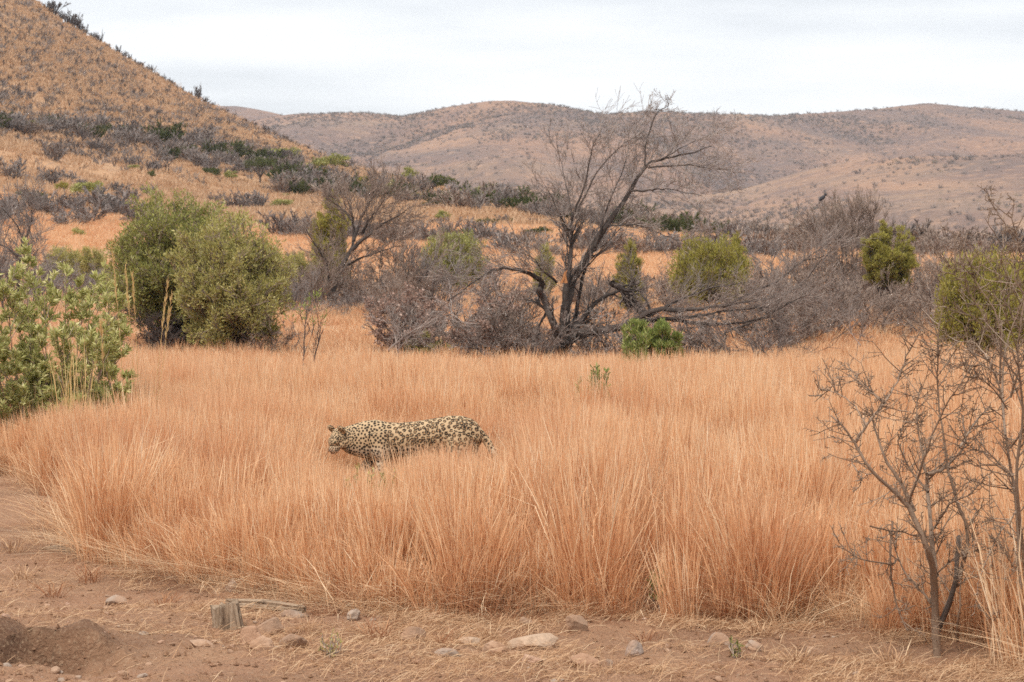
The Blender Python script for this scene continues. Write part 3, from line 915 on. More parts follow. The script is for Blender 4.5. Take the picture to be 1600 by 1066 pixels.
TP = dict(wig=0.17, up=0.04, ang=0.62, ratio=0.72, kids=[0, 4, 4], rmin=0.0042, thick=0.022, nseg=5, t0=0.2)
pl = Plant()
traced([
    ([(870, 590), (876, 552), (880, 526), (884, 481), (896, 439), (923, 394), (954, 344), (983, 303), (1007, 262), (1032, 250), (1073, 241), (1111, 229)], 0.25, 0.022, 24, 1.15, 1.2),
    ([(864, 590), (867, 556), (869, 530), (863, 501), (849, 468), (842, 452)], 0.21, 0.10, 4, 0.7, -0.4),
    ([(842, 458), (846, 440), (826, 427), (793, 419), (765, 425), (735, 445), (700, 470)], 0.11, 0.02, 22, 1.0, -1.4),
    ([(880, 590), (886, 552), (896, 514), (902, 481), (915, 419), (941, 369)], 0.14, 0.045, 14, 0.9, 0.9),
    ([(888, 540), (902, 509), (933, 472), (966, 456), (991, 460)], 0.12, 0.05, 10, 0.8, 0.4),
    ([(882, 480), (886, 440), (892, 394), (892, 353)], 0.13, 0.06, 10, 0.8, 0.2),
    ([(1007, 260), (1009, 229), (1024, 179), (1044, 166), (1040, 150)], 0.035, 0.010, 9, 0.35, 0.2),
    ([(986, 300), (1020, 296), (1049, 297), (1098, 307)], 0.04, 0.012, 15, 0.9, -0.8),
    ([(1012, 262), (1065, 258), (1100, 262), (1139, 266)], 0.04, 0.012, 18, 0.85, -0.9),
    ([(950, 352), (975, 352), (999, 353), (1040, 369), (1065, 377)], 0.035, 0.012, 14, 0.8, -0.6),
    ([(888, 361), (900, 336), (933, 270), (966, 233), (1007, 204)], 0.05, 0.012, 20, 0.85, 0.7),
    ([(892, 344), (912, 295), (925, 233), (941, 200)], 0.045, 0.012, 16, 0.8, -0.4),
    ([(888, 361), (871, 328), (855, 295)], 0.04, 0.012, 10, 0.7, -0.6),
    ([(896, 344), (884, 287), (871, 229)], 0.04, 0.010, 14, 0.75, 0.9),
    ([(930, 385), (950, 320), (975, 260), (985, 215)], 0.04, 0.010, 15, 0.8, 0.9),
    ([(1032, 250), (1070, 228), (1118, 208)], 0.025, 0.008, 12, 0.7, 0.6),
    ([(852, 490), (842, 510), (838, 535), (830, 548)], 0.05, 0.02, 5, 0.4, -0.6),
    ([(870, 440), (850, 425), (835, 405), (815, 395)], 0.05, 0.015, 14, 0.8, -0.8),
], 63, 1.5, pl, TP, 1.5, 0.035)
big = thing('bare_tree', (0, 0, 0), 'large leafless tree with a dark forked trunk in the middle, tallest tree', 'tree')
link('trunk', pl.stem.build('trunk'), big, M['bark'])
link('crown', pl.twig.build('crown'), big, M['twig'])
# torn orange wood where a limb broke off
bm = bmesh.new()
for k in range(7):
    p = at(882 + random.uniform(-3, 3), 432 + random.uniform(-2, 2), 62.7)
    w_ = Matrix.Translation(p) @ Matrix.Rotation(random.uniform(-0.4, 0.4), 4, 'Y') @ Matrix.Diagonal((0.035, 0.03, 0.30, 1))
    bmesh.ops.create_cone(bm, cap_ends=True, segments=5, radius1=1, radius2=0.25, depth=1, matrix=w_)
me = bpy.data.meshes.new('broken_wood'); bm.to_mesh(me); bm.free()
M['torn'] = mat('torn_wood', [(0.0, (0.45, 0.20, 0.08)), (1.0, (0.45, 0.20, 0.08))], noise=[(12, 0.5, (0.25, 0.13, 0.07), 0.45, 0.65)])
o = link('broken_wood', me, big, M['torn']); o['label'] = 'torn orange wood where a limb broke'

# fallen limb to the right of the trunk
pl = Plant()
FP = dict(TP, up=0.03, wig=0.24, ang=0.6)
traced([
    ([(900, 521), (930, 518), (966, 512), (991, 501), (1024, 485), (1073, 485), (1125, 478), (1180, 470), (1240, 452), (1284, 405)], 0.17, 0.02, 44, 1.0, -1.0),
    ([(991, 503), (1040, 498), (1090, 495), (1135, 485), (1200, 480)], 0.10, 0.02, 26, 1.0, -1.5),
    ([(1050, 500), (1110, 506), (1180, 500), (1230, 476), (1260, 462)], 0.07, 0.015, 26, 0.95, -2.2),
    ([(1010, 495), (1060, 470), (1120, 448), (1180, 440)], 0.06, 0.015, 20, 0.9, 0.8),
    ([(955, 442), (972, 452), (991, 472), (1007, 501)], 0.11, 0.09, 8, 0.7, 0.0),
    ([(1020, 492), (1010, 470), (1000, 455), (985, 430), (992, 400)], 0.06, 0.015, 10, 0.7, 0.6),
    ([(1130, 480), (1180, 455), (1214, 439), (1255, 408), (1284, 385), (1297, 369)], 0.045, 0.010, 26, 0.9, 0.5),
    ([(1140, 516), (1198, 496), (1233, 472), (1270, 470)], 0.04, 0.010, 22, 0.8, -1.0),
    ([(960, 514), (975, 535), (985, 548)], 0.05, 0.03, 3, 0.4, -0.3),
    ([(1060, 488), (1075, 515), (1080, 540)], 0.045, 0.02, 8, 0.6, -0.6),
    ([(1180, 475), (1210, 505), (1225, 535)], 0.04, 0.012, 12, 0.7, -0.9),
    ([(1255, 408), (1290, 400), (1325, 412), (1335, 425)], 0.022, 0.008, 9, 0.5, 0.2),
], 63, 1.8, pl, FP, 1.0, 0.04)
fl = thing('fallen_limb', (0, 0, 0), 'fallen dark limb with a spray of bare twigs lying right of the trunk', 'branch')
link('limb', pl.stem.build('limb'), fl, M['bark'])
link('twigs', pl.twig.build('twigs'), fl, M['twig'])

# second bare tree, left of the middle
pl = Plant()
traced([
    ([(515, 535), (520, 470), (524, 440), (535, 415), (550, 386), (553, 358), (550, 335), (542, 310)], 0.20, 0.03, 26, 1.08, 0.8),
    ([(550, 390), (573, 370), (593, 354), (621, 338), (647, 322)], 0.11, 0.02, 26, 1.01, -0.9),
    ([(510, 535), (512, 470), (514, 437), (510, 412), (494, 383), (478, 358)], 0.13, 0.02, 24, 1.01, -0.6),
    ([(553, 377), (564, 342), (583, 307), (589, 287)], 0.09, 0.02, 22, 0.94, 0.7),
    ([(566, 366), (580, 340), (596, 319), (609, 300)], 0.07, 0.02, 22, 0.94, -0.3),
    ([(530, 425), (560, 405), (590, 395), (620, 385)], 0.08, 0.02, 22, 1.01, 0.8),
    ([(550, 345), (530, 322), (508, 310)], 0.06, 0.02, 18, 0.86, 0.5),
], 92, 2.2, pl, dict(TP, rmin=0.008, up=0.07), 1.0, 0.05)
t2 = thing('bare_tree', (0, 0, 0), 'leafless V-forked tree with dark limbs, right of the big olive bushes', 'tree')
link('trunk', pl.stem.build('trunk'), t2, M['bark'])
link('crown', pl.twig.build('crown'), t2, M['twig_brown'])

# bare tree at the left edge
pl = Plant()
traced([
    ([(28, 540), (27, 440), (30, 410), (36, 380), (24, 345), (2, 325)], 0.10, 0.02, 26, 0.94, 0.5),
    ([(34, 385), (46, 360), (52, 335), (48, 310)], 0.06, 0.015, 22, 0.86, -0.5),
    ([(28, 400), (0, 380), (-30, 360)], 0.06, 0.015, 20, 1.3, 0.4),
    ([(8, 540), (2, 430), (-10, 390)], 0.07, 0.02, 20, 1.3, 0.6),
    ([(45, 540), (56, 425), (52, 390)], 0.06, 0.015, 20, 1.2, 0.6),
], 84, 2.0, pl, dict(TP, rmin=0.007), 1.0, 0.05)
t3 = thing('bare_tree', (0, 0, 0), 'leafless tree with curved dark stems at the far left edge', 'tree')
link('trunk', pl.stem.build('trunk'), t3, M['bark'])
link('crown', pl.twig.build('crown'), t3, M['twig_mauve'])

# tall bare tree behind the round green bush at the right
pl = Plant()
limbs = []
for k in range(9):
    bx_ = 1300 + k * 6
    tx = 1268 + k * 13 + random.uniform(-6, 6)
    limbs.append(([(bx_, 536), (bx_ + (tx - bx_) * 0.25, 430), (bx_ + (tx - bx_) * 0.6, 370), (tx, 350 + random.uniform(-12, 22))], 0.06, 0.012, 26, 0.85, random.uniform(-1.5, 1.5)))
traced(limbs, 92, 2.4, pl, dict(TP, rmin=0.0065, up=0.09, ang=0.5), 1.0, 0.05)
t4 = thing('bare_tree', (0, 0, 0), 'tall brownish leafless tree of many upright stems with a bird on top', 'tree')
link('trunk', pl.stem.build('trunk'), t4, M['twig_dark'])
link('crown', pl.twig.build('crown'), t4, M['twig_brown'])
top = at(1283, 315, 91.0)
tw = Twigs(); tw.path(spline([at(1292, 350, 91.6), at(1288, 330, 91.2), top], 3), 0.02, 0.008, 3)
link('perch_twig', tw.build('perch_twig'), t4, M['twig_dark'])

# bird on the top twig
bird = thing('bird', top + Vector((0, 0, 0.0)), 'small dark long-tailed bird perched on the tall bare tree', 'bird')
bm = bmesh.new()
bmesh.ops.create_uvsphere(bm, u_segments=14, v_segments=9, radius=1.0)
for v in bm.verts:
    x, y, z = v.co
    v.co = Vector((x * 0.16, y * 0.072, z * 0.075)) * (1.0 if x < 0.3 else 1.0 - 0.25 * (x - 0.3))
    v.co = Matrix.Rotation(R(-42), 3, 'Y') @ v.co + Vector((0.03, 0, 0.13))
hd = bmesh.ops.create_uvsphere(bm, u_segments=12, v_segments=8, radius=0.056, matrix=Matrix.Translation((0.15, 0, 0.26)))
bmesh.ops.create_cone(bm, cap_ends=True, segments=6, radius1=0.016, radius2=0.002, depth=0.06, matrix=Matrix.Translation((0.215, 0, 0.26)) @ Matrix.Rotation(R(90), 4, 'Y'))
me = bpy.data.meshes.new('body'); bm.to_mesh(me); bm.free()
M['bird'] = mat('bird_feathers', [(0.0, (0.045, 0.045, 0.05)), (1.0, (0.045, 0.045, 0.05))], rough=0.6)
bo = link('body', me, bird, M['bird'])
rm = bo.modifiers.new('join', 'REMESH'); rm.mode = 'VOXEL'; rm.voxel_size = 0.012; rm.use_smooth_shade = True
v = np.array([[0, -0.02, 0.06], [0, 0.02, 0.06], [-0.20, 0.035, -0.17], [-0.20, -0.035, -0.17], [0.01, -0.02, 0.045], [0.01, 0.02, 0.045], [-0.19, 0.03, -0.185], [-0.19, -0.03, -0.185]], float)
f = np.array([[0, 1, 2, 3], [7, 6, 5, 4], [0, 3, 7, 4], [1, 5, 6, 2], [2, 6, 7, 3], [0, 4, 5, 1]])
link('tail', mesh_np('tail', v, f, False), bird, M['bird'])
for s_ in (-1, 1):
    tw = Twigs(); tw.path([Vector((0.02, 0.02 * s_, 0.07)), Vector((0.0, 0.015 * s_, -0.005))], 0.006, 0.005, 3)
    link('leg', tw.build('leg'), bird, M['bird'])

# ------------------------------------------------------------------ pinkish dead-leaved thicket left of the trunk
pl = bare_shrub(15, 2.3, 1.2, 3, [0, 6, 6, 7], 0.006, 0.032, 0.018, wig=0.28, up=0.02, base=0.9)
lv = leaf_cloud([t for t in pl.tips if random.random() < 0.7], 5, 0.08, 0.085, 0.05, 'foliage', upb=0.0)
b = thing('dead_leaved_bush', foot(700, 66.5), 'pinkish brown bush with withered leaves left of the big trunk', 'bush', sc=(1.08, 1.0, 1.05))
assemble(b, pl, M['twig_dark'], M['twig'], lv, M['dead_leaf'])
bare(765, 64.5, 2.1, 3, 'twig', 'wide grey tangle of bare twigs against the left of the big trunk', wide=1.35)
bare(650, 65.5, 1.7, 1, 'twig', 'low grey tangle of sticks at the left foot of the pinkish bush', wide=1.3)
bare(800, 66.0, 2.3, 1, 'twig_brown', 'brown twiggy shrub right behind the left fork of the big trunk', wide=1.2)
for px_, d_, h_, k_, w_, lab_ in [(838, 62.2, 1.3, 3, 1.3, 'low tangle of pale twigs at the left root of the big trunk'), (930, 64.0, 1.6, 1, 1.2, 'tangled pale twigs between the big trunk and the broken limb'),
                                  (985, 62.4, 1.5, 3, 1.3, 'tangled twigs over the bend of the fallen limb'), (1075, 61.8, 1.3, 1, 1.5, 'spiky pale twigs under the middle of the fallen limb'),
                                  (1160, 61.5, 1.4, 3, 1.6, 'spiky pale twigs under the outer end of the fallen limb')]:
    bare(px_, d_, h_, k_, 'twig', lab_, wide=w_)
pl, lv = leafy(1.3, 1.0, 22, 5, 9, 0.07, 0.028, lo=0.05)
assemble(thing('leafy_shrub', foot(672, 65.0), 'small olive leafy shrub inside the foot of the pinkish bush', 'shrub'), pl, M['twig_dark'], M['twig_brown'], lv, M['leaf_olive'])
pl = Plant()
traced([([(606, 549), (640, 520), (680, 500), (730, 482)], 0.05, 0.015, 14, 0.6, 0.5), ([(620, 548), (616, 520), (600, 500)], 0.03, 0.01, 6, 0.4, 0.2)], 62.5, 0.6, pl, TP, 1.0, 0.03)
fb = thing('dead_branch', (0, 0, 0), 'long grey dead branch slanting before the pinkish bush', 'branch')
link('limb', pl.stem.build('limb'), fb, M['twig']); link('twigs', pl.twig.build('twigs'), fb, M['twig'])

# ------------------------------------------------------------------ middle-distance green bushes
GB = {}
for nm, a in {'round': (2.6, 3.0, 60, 6, 9, 0.12, 0.04), 'ball': (2.5, 4.2, 120, 6, 10, 0.11, 0.036), 'tall': (1.8, 3.2, 44, 6, 9, 0.12, 0.036), 'wide': (3.2, 2.2, 60, 6, 9, 0.12, 0.04)}.items():
    pl, lv = leafy(*a, cl=0.17 if nm != 'ball' else 0.11, lo=0.16 if nm != 'ball' else 0.30, cz=0.52 if nm != 'ball' else 0.68)
    GB[nm] = (pl.stem.build('stems'), pl.twig.build('twigs'), lv, a[1])


def green(px, d, h, kind, m, label, group=None, wide=1.0, name='leafy_bush'):
    st, tw_, lv, h0 = GB[kind]
    h -= foot(px, d).z if d < 95 else 0
    sc = h / h0
    t = thing(name, foot(px, d), label, 'bush', group, random.random() * 6.28, (sc * wide, sc * wide, sc))
    for nm, me, mm in (('stems', st, 'twig_dark'), ('twigs', tw_, 'twig_brown'), ('foliage', lv, m)):
        o = link(nm, me, t, M[mm]); set_mat(o, M[mm])
    return t


green(1388, 84, 3.75, 'ball', 'leaf_lime', 'round bright yellow-green bush crown at right, before the bird tree', wide=1.05)
green(1105, 86, 3.1, 'wide', 'leaf_lime', 'broad yellow-green bush behind the fallen limb', wide=0.72)
green(1150, 92, 3.6, 'tall', 'leaf_lime', 'narrow yellow-green sapling rising behind the broad bush at the fallen limb', wide=0.55)
green(985, 84, 3.2, 'tall', 'leaf_lime', 'thin yellowish bush seen between the big tree trunk and the fallen limb', wide=0.7)
green(1535, 62, 2.3, 'wide', 'leaf_lime', 'green bush behind the thorny shrub at the right edge', wide=0.6)
green(1612, 66, 2.7, 'round', 'leaf_lime', 'green bush half cut by the right edge of the photo', wide=0.7)
green(515, 108, 5.3, 'tall', 'leaf_lime', 'bright yellow-green tree top behind the V-forked bare tree', wide=0.62)
green(465, 100, 2.6, 'round', 'leaf_olive', 'dull green bush directly behind the right side of the olive bush pair', wide=0.8)
green(148, 128, 2.6, 'round', 'leaf_olive', 'greyish green bush left of the big dark bush, near one', wide=0.8)
green(100, 132, 2.3, 'wide', 'leaf_olive', 'low greyish green bush left of its rounder neighbour, behind the left shrub', wide=0.8)
green(708, 118, 3.0, 'wide', 'leaf_dark', 'green bush on the slope above the pinkish bush', wide=0.75)
green(850, 104, 2.9, 'tall', 'leaf_olive', 'small olive bush behind the broken left limb of the big tree', wide=0.7)
pl, lv = leafy(1.2, 1.5, 34, 6, 12, 0.12, 0.032, lo=0.05, upb=0.9)
assemble(thing('leafy_shrub', foot(1022, 52), 'small fresh green shrub in the grass before the fallen limb', 'shrub'), pl, M['twig_dark'], M['twig_brown'], lv, M['leaf_fresh'])


def sprig(px, d, z0, h, wpx, m, label, n=9, leaf=0.09, name='leafy_weed', per=16):
    """Thin upright leafy stems in the grass."""
    pl = Plant()
    f0 = foot(px, d)
    for k in range(n):
        x = random.uniform(-0.5, 0.5) * wpx / FPX * d
        b0 = Vector((x * 0.4, random.uniform(-0.1, 0.1), 0))
        tp = Vector((x, random.uniform(-0.12, 0.12), h * random.uniform(0.6, 1)))
        pts = spline([b0, b0.lerp(tp, 0.5) + rvec() * 0.03, tp], 4, 0.006)
        pl.path(pts, 0.005, 0.002, 3)
        pl.tips.append((pts[-1], (pts[-1] - pts[-2]).normalized(), pts))
    C, D = [], []
    for (p, dd, pts) in pl.tips:
        mm = len(pts) - 1
        for k in range(per):
            t = random.uniform(z0 / h, 1.0); i = min(mm - 1, int(t * mm)); q = pts[i].lerp(pts[i + 1], t * mm - i)
            C.append(q[:]); D.append((dd + rvec() * 0.8)[:])
    lv = leaves_mesh('foliage', C, D, rng.uniform(0.7, 1.2, len(C)) * leaf, rng.uniform(0.8, 1.2, len(C)) * leaf * 0.27, rng.random(len(C)))
    t = thing(name, f0, label, 'weed')
    return assemble(t, pl, M['twig_brown'], M['twig_brown'], lv, m)


sprig(932, 26.0, 0.40, 0.93, 38, M['leaf_fresh'], 'bright green upright weed in the grass right of the leopard', 13, 0.08, per=46)
sprig(908, 26.5, 0.40, 0.80, 14, M['leaf_olive'], 'thin dull green weed beside the bright green one', 4, 0.07)
sprig(994, 40, 0.5, 1.25, 40, M['leaf_fresh'], 'pale green leafy weed left of the small fresh shrub', 12, 0.11, per=40)
sprig(545, 15.7, 0.30, 0.62, 60, M['leaf_olive'], 'faint green weed in the grass below the leopard', 12, 0.045)
sprig(598, 15.9, 0.30, 0.60, 50, M['leaf_olive'], 'second faint green weed to the right below the leopard', 9, 0.045)
sprig(1078, 14.0, 0.12, 0.48, 60, M['leaf_fresh'], 'green leaves among the orange stems at front right', 10, 0.06)
sprig(1030, 13.6, 0.06, 0.25, 24, M['leaf_fresh'], 'small bright green leaves at the grass edge, front right', 5, 0.05)
sprig(514, 11.8, 0.0, 0.11, 26, M['leaf_olive'], 'small grey green herb on the bare soil at the front', 9, 0.022)
sprig(1153, 11.85, 0.0, 0.09, 24, M['leaf_dark'], 'tiny dark green herb between two grey rocks', 8, 0.025)

# saplings standing in the grass
def sapling(pxs, d, label, green_top, r=0.024, m='twig_dark'):
    pl = Plant()
    Ps = dict(wig=0.16, up=0.12, ang=0.55, ratio=0.6, kids=[0, 3], rmin=0.004, thick=0.011, nseg=4, t0=0.3)
    for pts in pxs:
        sp = spline([at(x, y, d + random.uniform(-0.2, 0.2)) for x, y in pts], 4, 0.012)
        pl.path(sp, r, r * 0.35, 5)
        along(pl, pl.tips, sp, 7, 0.55, 0.006, 1, Ps, 0.35)
    t = thing('sapling', (0, 0, 0), label, 'sapling')
    lv = leaf_cloud([q for q in pl.tips if q[0].z > green_top], 5, 0.05, 0.09, 0.025, 'foliage') if green_top < 50 else None
    return assemble(t, pl, M[m], M[m], lv, M['leaf_fresh'])


sapling([[(473, 592), (474, 560), (476, 520), (480, 478)], [(491, 592), (490, 565), (498, 535), (505, 515)]], 46, 'thin dark sapling with a few green leaves on top, before the olive bush', 1.05)
sapling([[(1215, 592), (1214, 570), (1216, 545), (1218, 520)], [(1214, 575), (1235, 562), (1262, 551)], [(1214, 575), (1200, 555), (1180, 540)]], 47, 'small bare forked sapling in the grass below the fallen twigs', 99)
sapling([[(1338, 560), (1342, 535), (1352, 500)], [(1345, 540), (1330, 520), (1322, 500)]], 52, 'small bare stick sapling in the grass under the round green bush', 99, 0.012, 'twig')
sapling([[(622, 560), (624, 530), (620, 505)], [(624, 545), (640, 525), (650, 515)]], 58, 'short bare sapling in front of the pinkish bush', 99, 0.014, 'twig')

# ------------------------------------------------------------------ bare thicket between and behind the trees
ORD = ['leftmost', 'second from left', 'third from left', 'fourth from left', 'fifth from left', 'sixth from left', 'seventh from left', 'eighth from left', 'ninth from left', 'tenth from left', 'eleventh from left', 'twelfth from left', 'thirteenth from left', 'fourteenth from left', 'fifteenth from left', 'sixteenth from left', 'seventeenth from left', 'eighteenth from left', 'nineteenth from left', 'twentieth from left', 'next to rightmost']


def thicket(rows, label, group):
    rows = sorted(rows)
    for i, (px, d, h, k, m, wd_) in enumerate(rows):
        hue = {'twig_mauve': 'mauve-grey', 'twig_brown': 'brown', 'twig': 'pale grey'}[m]
        bare(px, d, h, k, m, hue + ' bare shrub ' + label + ', ' + (ORD[i] if i < len(rows) - 1 else 'rightmost'), group, wd_)


G1 = 'grey brush filling the gap between the olive bushes and the pinkish bush'
thicket([(455, 88, 2.4, 0, 'twig_mauve', 1.1), (490, 90, 2.9, 2, 'twig_brown', 1.1), (530, 96, 3.3, 1, 'twig_brown', 1.2), (575, 88, 2.6, 0, 'twig_brown', 1.2), (610, 92, 3.4, 3, 'twig_brown', 1.0), (640, 96, 3.5, 2, 'twig_brown', 1.1), (680, 94, 3.6, 0, 'twig_mauve', 1.1), (595, 82, 2.0, 3, 'twig_mauve', 1.2), (545, 84, 1.7, 1, 'twig_mauve', 1.3), (500, 82, 1.5, 3, 'twig_mauve', 1.4), (620, 80, 2.2, 0, 'twig_brown', 1.3), (555, 93, 2.8, 3, 'twig_brown', 1.4), (660, 86, 2.8, 1, 'twig_brown', 1.4), (470, 94, 2.7, 1, 'twig_mauve', 1.4)], 'in the thicket between olive bushes and pinkish bush', G1)
G2 = 'brush behind the fallen limb'
thicket([(770, 92, 3.0, 1, 'twig_mauve', 1.2), (930, 90, 2.6, 0, 'twig_brown', 1.1), (1050, 80, 2.4, 1, 'twig_brown', 1.2), (1080, 94, 2.7, 2, 'twig_brown', 1.2), (1180, 90, 3.0, 0, 'twig_brown', 1.3), (1215, 84, 2.6, 3, 'twig_brown', 1.3), (1250, 80, 2.7, 1, 'twig_brown', 1.2), (1275, 90, 3.2, 2, 'twig_brown', 1.1), (1150, 72, 1.6, 3, 'twig', 1.4), (1225, 71, 1.7, 1, 'twig', 1.3), (1290, 74, 1.9, 0, 'twig', 1.2), (1120, 96, 3.0, 1, 'twig_brown', 1.3), (1310, 80, 2.6, 3, 'twig_brown', 1.3), (1240, 96, 3.4, 0, 'twig_mauve', 1.3), (1010, 94, 2.9, 3, 'twig_brown', 1.2), (895, 93, 2.9, 1, 'twig_brown', 1.4), (960, 88, 2.7, 3, 'twig_brown', 1.4), (1200, 78, 2.5, 1, 'twig_brown', 1.5), (1260, 72, 2.0, 3, 'twig_brown', 1.4), (1320, 92, 3.2, 1, 'twig_brown', 1.4)], 'in the thicket behind the fallen limb', G2)
G3 = 'brush around the round green bush at right'
thicket([(1335, 82, 2.3, 1, 'twig_brown', 1.2), (1350, 90, 3.0, 2, 'twig_brown', 1.1), (1430, 82, 2.4, 0, 'twig_brown', 1.2), (1455, 88, 3.0, 2, 'twig_brown', 1.2), (1490, 92, 3.3, 2, 'twig_brown', 1.2), (1530, 88, 3.1, 0, 'twig_brown', 1.2), (1575, 90, 3.3, 1, 'twig_brown', 1.2), (1625, 86, 3.1, 2, 'twig_brown', 1.2), (1480, 74, 2.0, 1, 'twig_brown', 1.3), (1400, 78, 1.5, 3, 'twig_brown', 1.2), (1680, 84, 3.0, 0, 'twig_brown', 1.2), (1380, 92, 2.6, 3, 'twig_brown', 1.3), (1510, 80, 2.4, 3, 'twig_brown', 1.3), (1560, 76, 2.2, 1, 'twig_brown', 1.3), (1420, 92, 3.0, 1, 'twig_brown', 1.4), (1360, 76, 2.0, 3, 'twig_brown', 1.4), (1450, 78, 2.3, 3, 'twig_brown', 1.4), (1590, 82, 2.9, 3, 'twig_brown', 1.3)], 'in the thicket around the round green bush', G3)
G4 = 'brush behind the left green shrub'
thicket([(-30, 96, 3.2, 0, 'twig_mauve', 1.2), (15, 100, 3.4, 1, 'twig_mauve', 1.2), (70, 104, 2.7, 2, 'twig_mauve', 1.2), (110, 110, 2.3, 0, 'twig_mauve', 1.3), (150, 112, 2.1, 2, 'twig_mauve', 1.3), (185, 108, 2.4, 3, 'twig_mauve', 1.2), (-80, 92, 3.2, 2, 'twig_mauve', 1.2)], 'behind the left green shrub', G4)

# ------------------------------------------------------------------ shrubs on the slope and the hill
def far_bare(nst, h, lean, rmin):
    pl = Plant()
    P = dict(wig=0.20, up=0.08, ang=0.6, ratio=0.55, kids=[0, 5, 5], rmin=rmin, thick=9, nseg=3, t0=0.2)
    for k in range(nst):
        a = 6.283 * (k + random.random()) / nst
        le = lean * random.uniform(0.2, 1.1)
        sprout(pl, pl.tips, Vector((math.cos(a), math.sin(a), 0)) * 0.3 * random.random() + Vector((0, 0, -0.25)), Vector((math.cos(a) * le, math.sin(a) * le, 1)).normalized(),
               h * random.uniform(0.5, 0.85), 0.045, 2, P)
    return pl


FB = [far_bare(16, 2.4, 0.95, 0.034).twig.build('far_shrub') for _ in range(3)] + [far_bare(12, 2.4, 0.65, 0.034).twig.build('far_shrub') for _ in range(2)]
ST = [far_bare(3, 2.6, 0.35, 0.03).twig.build('stick') for _ in range(3)]


def far_green(wd, ht, n, m, trunk=0.0):
    C, D, T = [], [], []
    lob = [(rvec(), random.uniform(0.8, 1.2)) for _ in range(7)]
    cl = []
    for k in range(16):
        v = rvec(); v.z = abs(v.z) * 1.2 - 0.35; v.normalize()
        f = random.uniform(0.5, 0.95)
        cl.append((Vector((v.x * wd * 0.5 * f, v.y * wd * 0.5 * f, ht * (trunk + (1 - trunk) * (0.48 + 0.46 * v.z * f)))), random.random()))
    for k in range(n):
        c, t = random.choice(cl)
        o_ = rvec() * random.random() ** 0.6
        p = c + Vector((o_.x * wd * 0.20, o_.y * wd * 0.20, o_.z * ht * 0.13))
        C.append(p[:]); D.append((rvec() + Vector((0, 0, 0.5)))[:]); T.append(min(1, max(0, random.gauss(0.3 + 0.4 * t, 0.22))))
    return leaves_mesh('foliage', C, D, rng.uniform(0.16, 0.34, n), rng.uniform(0.08, 0.15, n), np.array(T))


FG = [far_green(3.0, 2.4, 1300, 0), far_green(2.6, 2.4, 1200, 0), far_green(3.4, 2.4, 1400, 0)]
UMB = far_green(4.6, 4.0, 1700, 0, 0.42)


def far_thing(px, py, hpx, kind, m, label, group=None, wide=1.0, cat='shrub', name='slope_shrub', bury=0.0):
    p = on_slope(px, py)
    d = p.y
    h = 1.22 * hpx / FPX * d
    if kind == 'bare': me = random.choice(FB); h0 = 2.4
    elif kind == 'stick': me = random.choice(ST); h0 = 2.5
    else: me = random.choice(FG); h0 = 2.3
    sc = h / h0
    o = link(name, me, None, M[m])
    o.location = p - Vector((0, 0, 0.05 + bury))
    o.rotation_euler = (0, 0, random.random() * 6.28)
    o.scale = (sc * wide, sc * wide, sc)
    set_mat(o, M[m])
    return tag(o, label, cat, group)


# umbrella-shaped tree on the slope
p = on_slope(407, 290); s_ = 46 / FPX * p.y / 4.0
t = thing('umbrella_tree', p, 'flat-topped green tree with a visible trunk on the orange slope', 'tree', sc=s_)
pl = Plant()
for k in range(7):
    a = k * 0.9
    pl.path(spline([Vector((0, 0, -0.3)), Vector((0.1 * math.cos(a), 0.1 * math.sin(a), 1.0)), Vector((1.5 * math.cos(a), 1.5 * math.sin(a), 2.7))], 4, 0.06), 0.15, 0.05, 5)
link('trunk', pl.stem.build('trunk'), t, M['twig_dark'])
link('crown', UMB, t, M['leaf_far'])

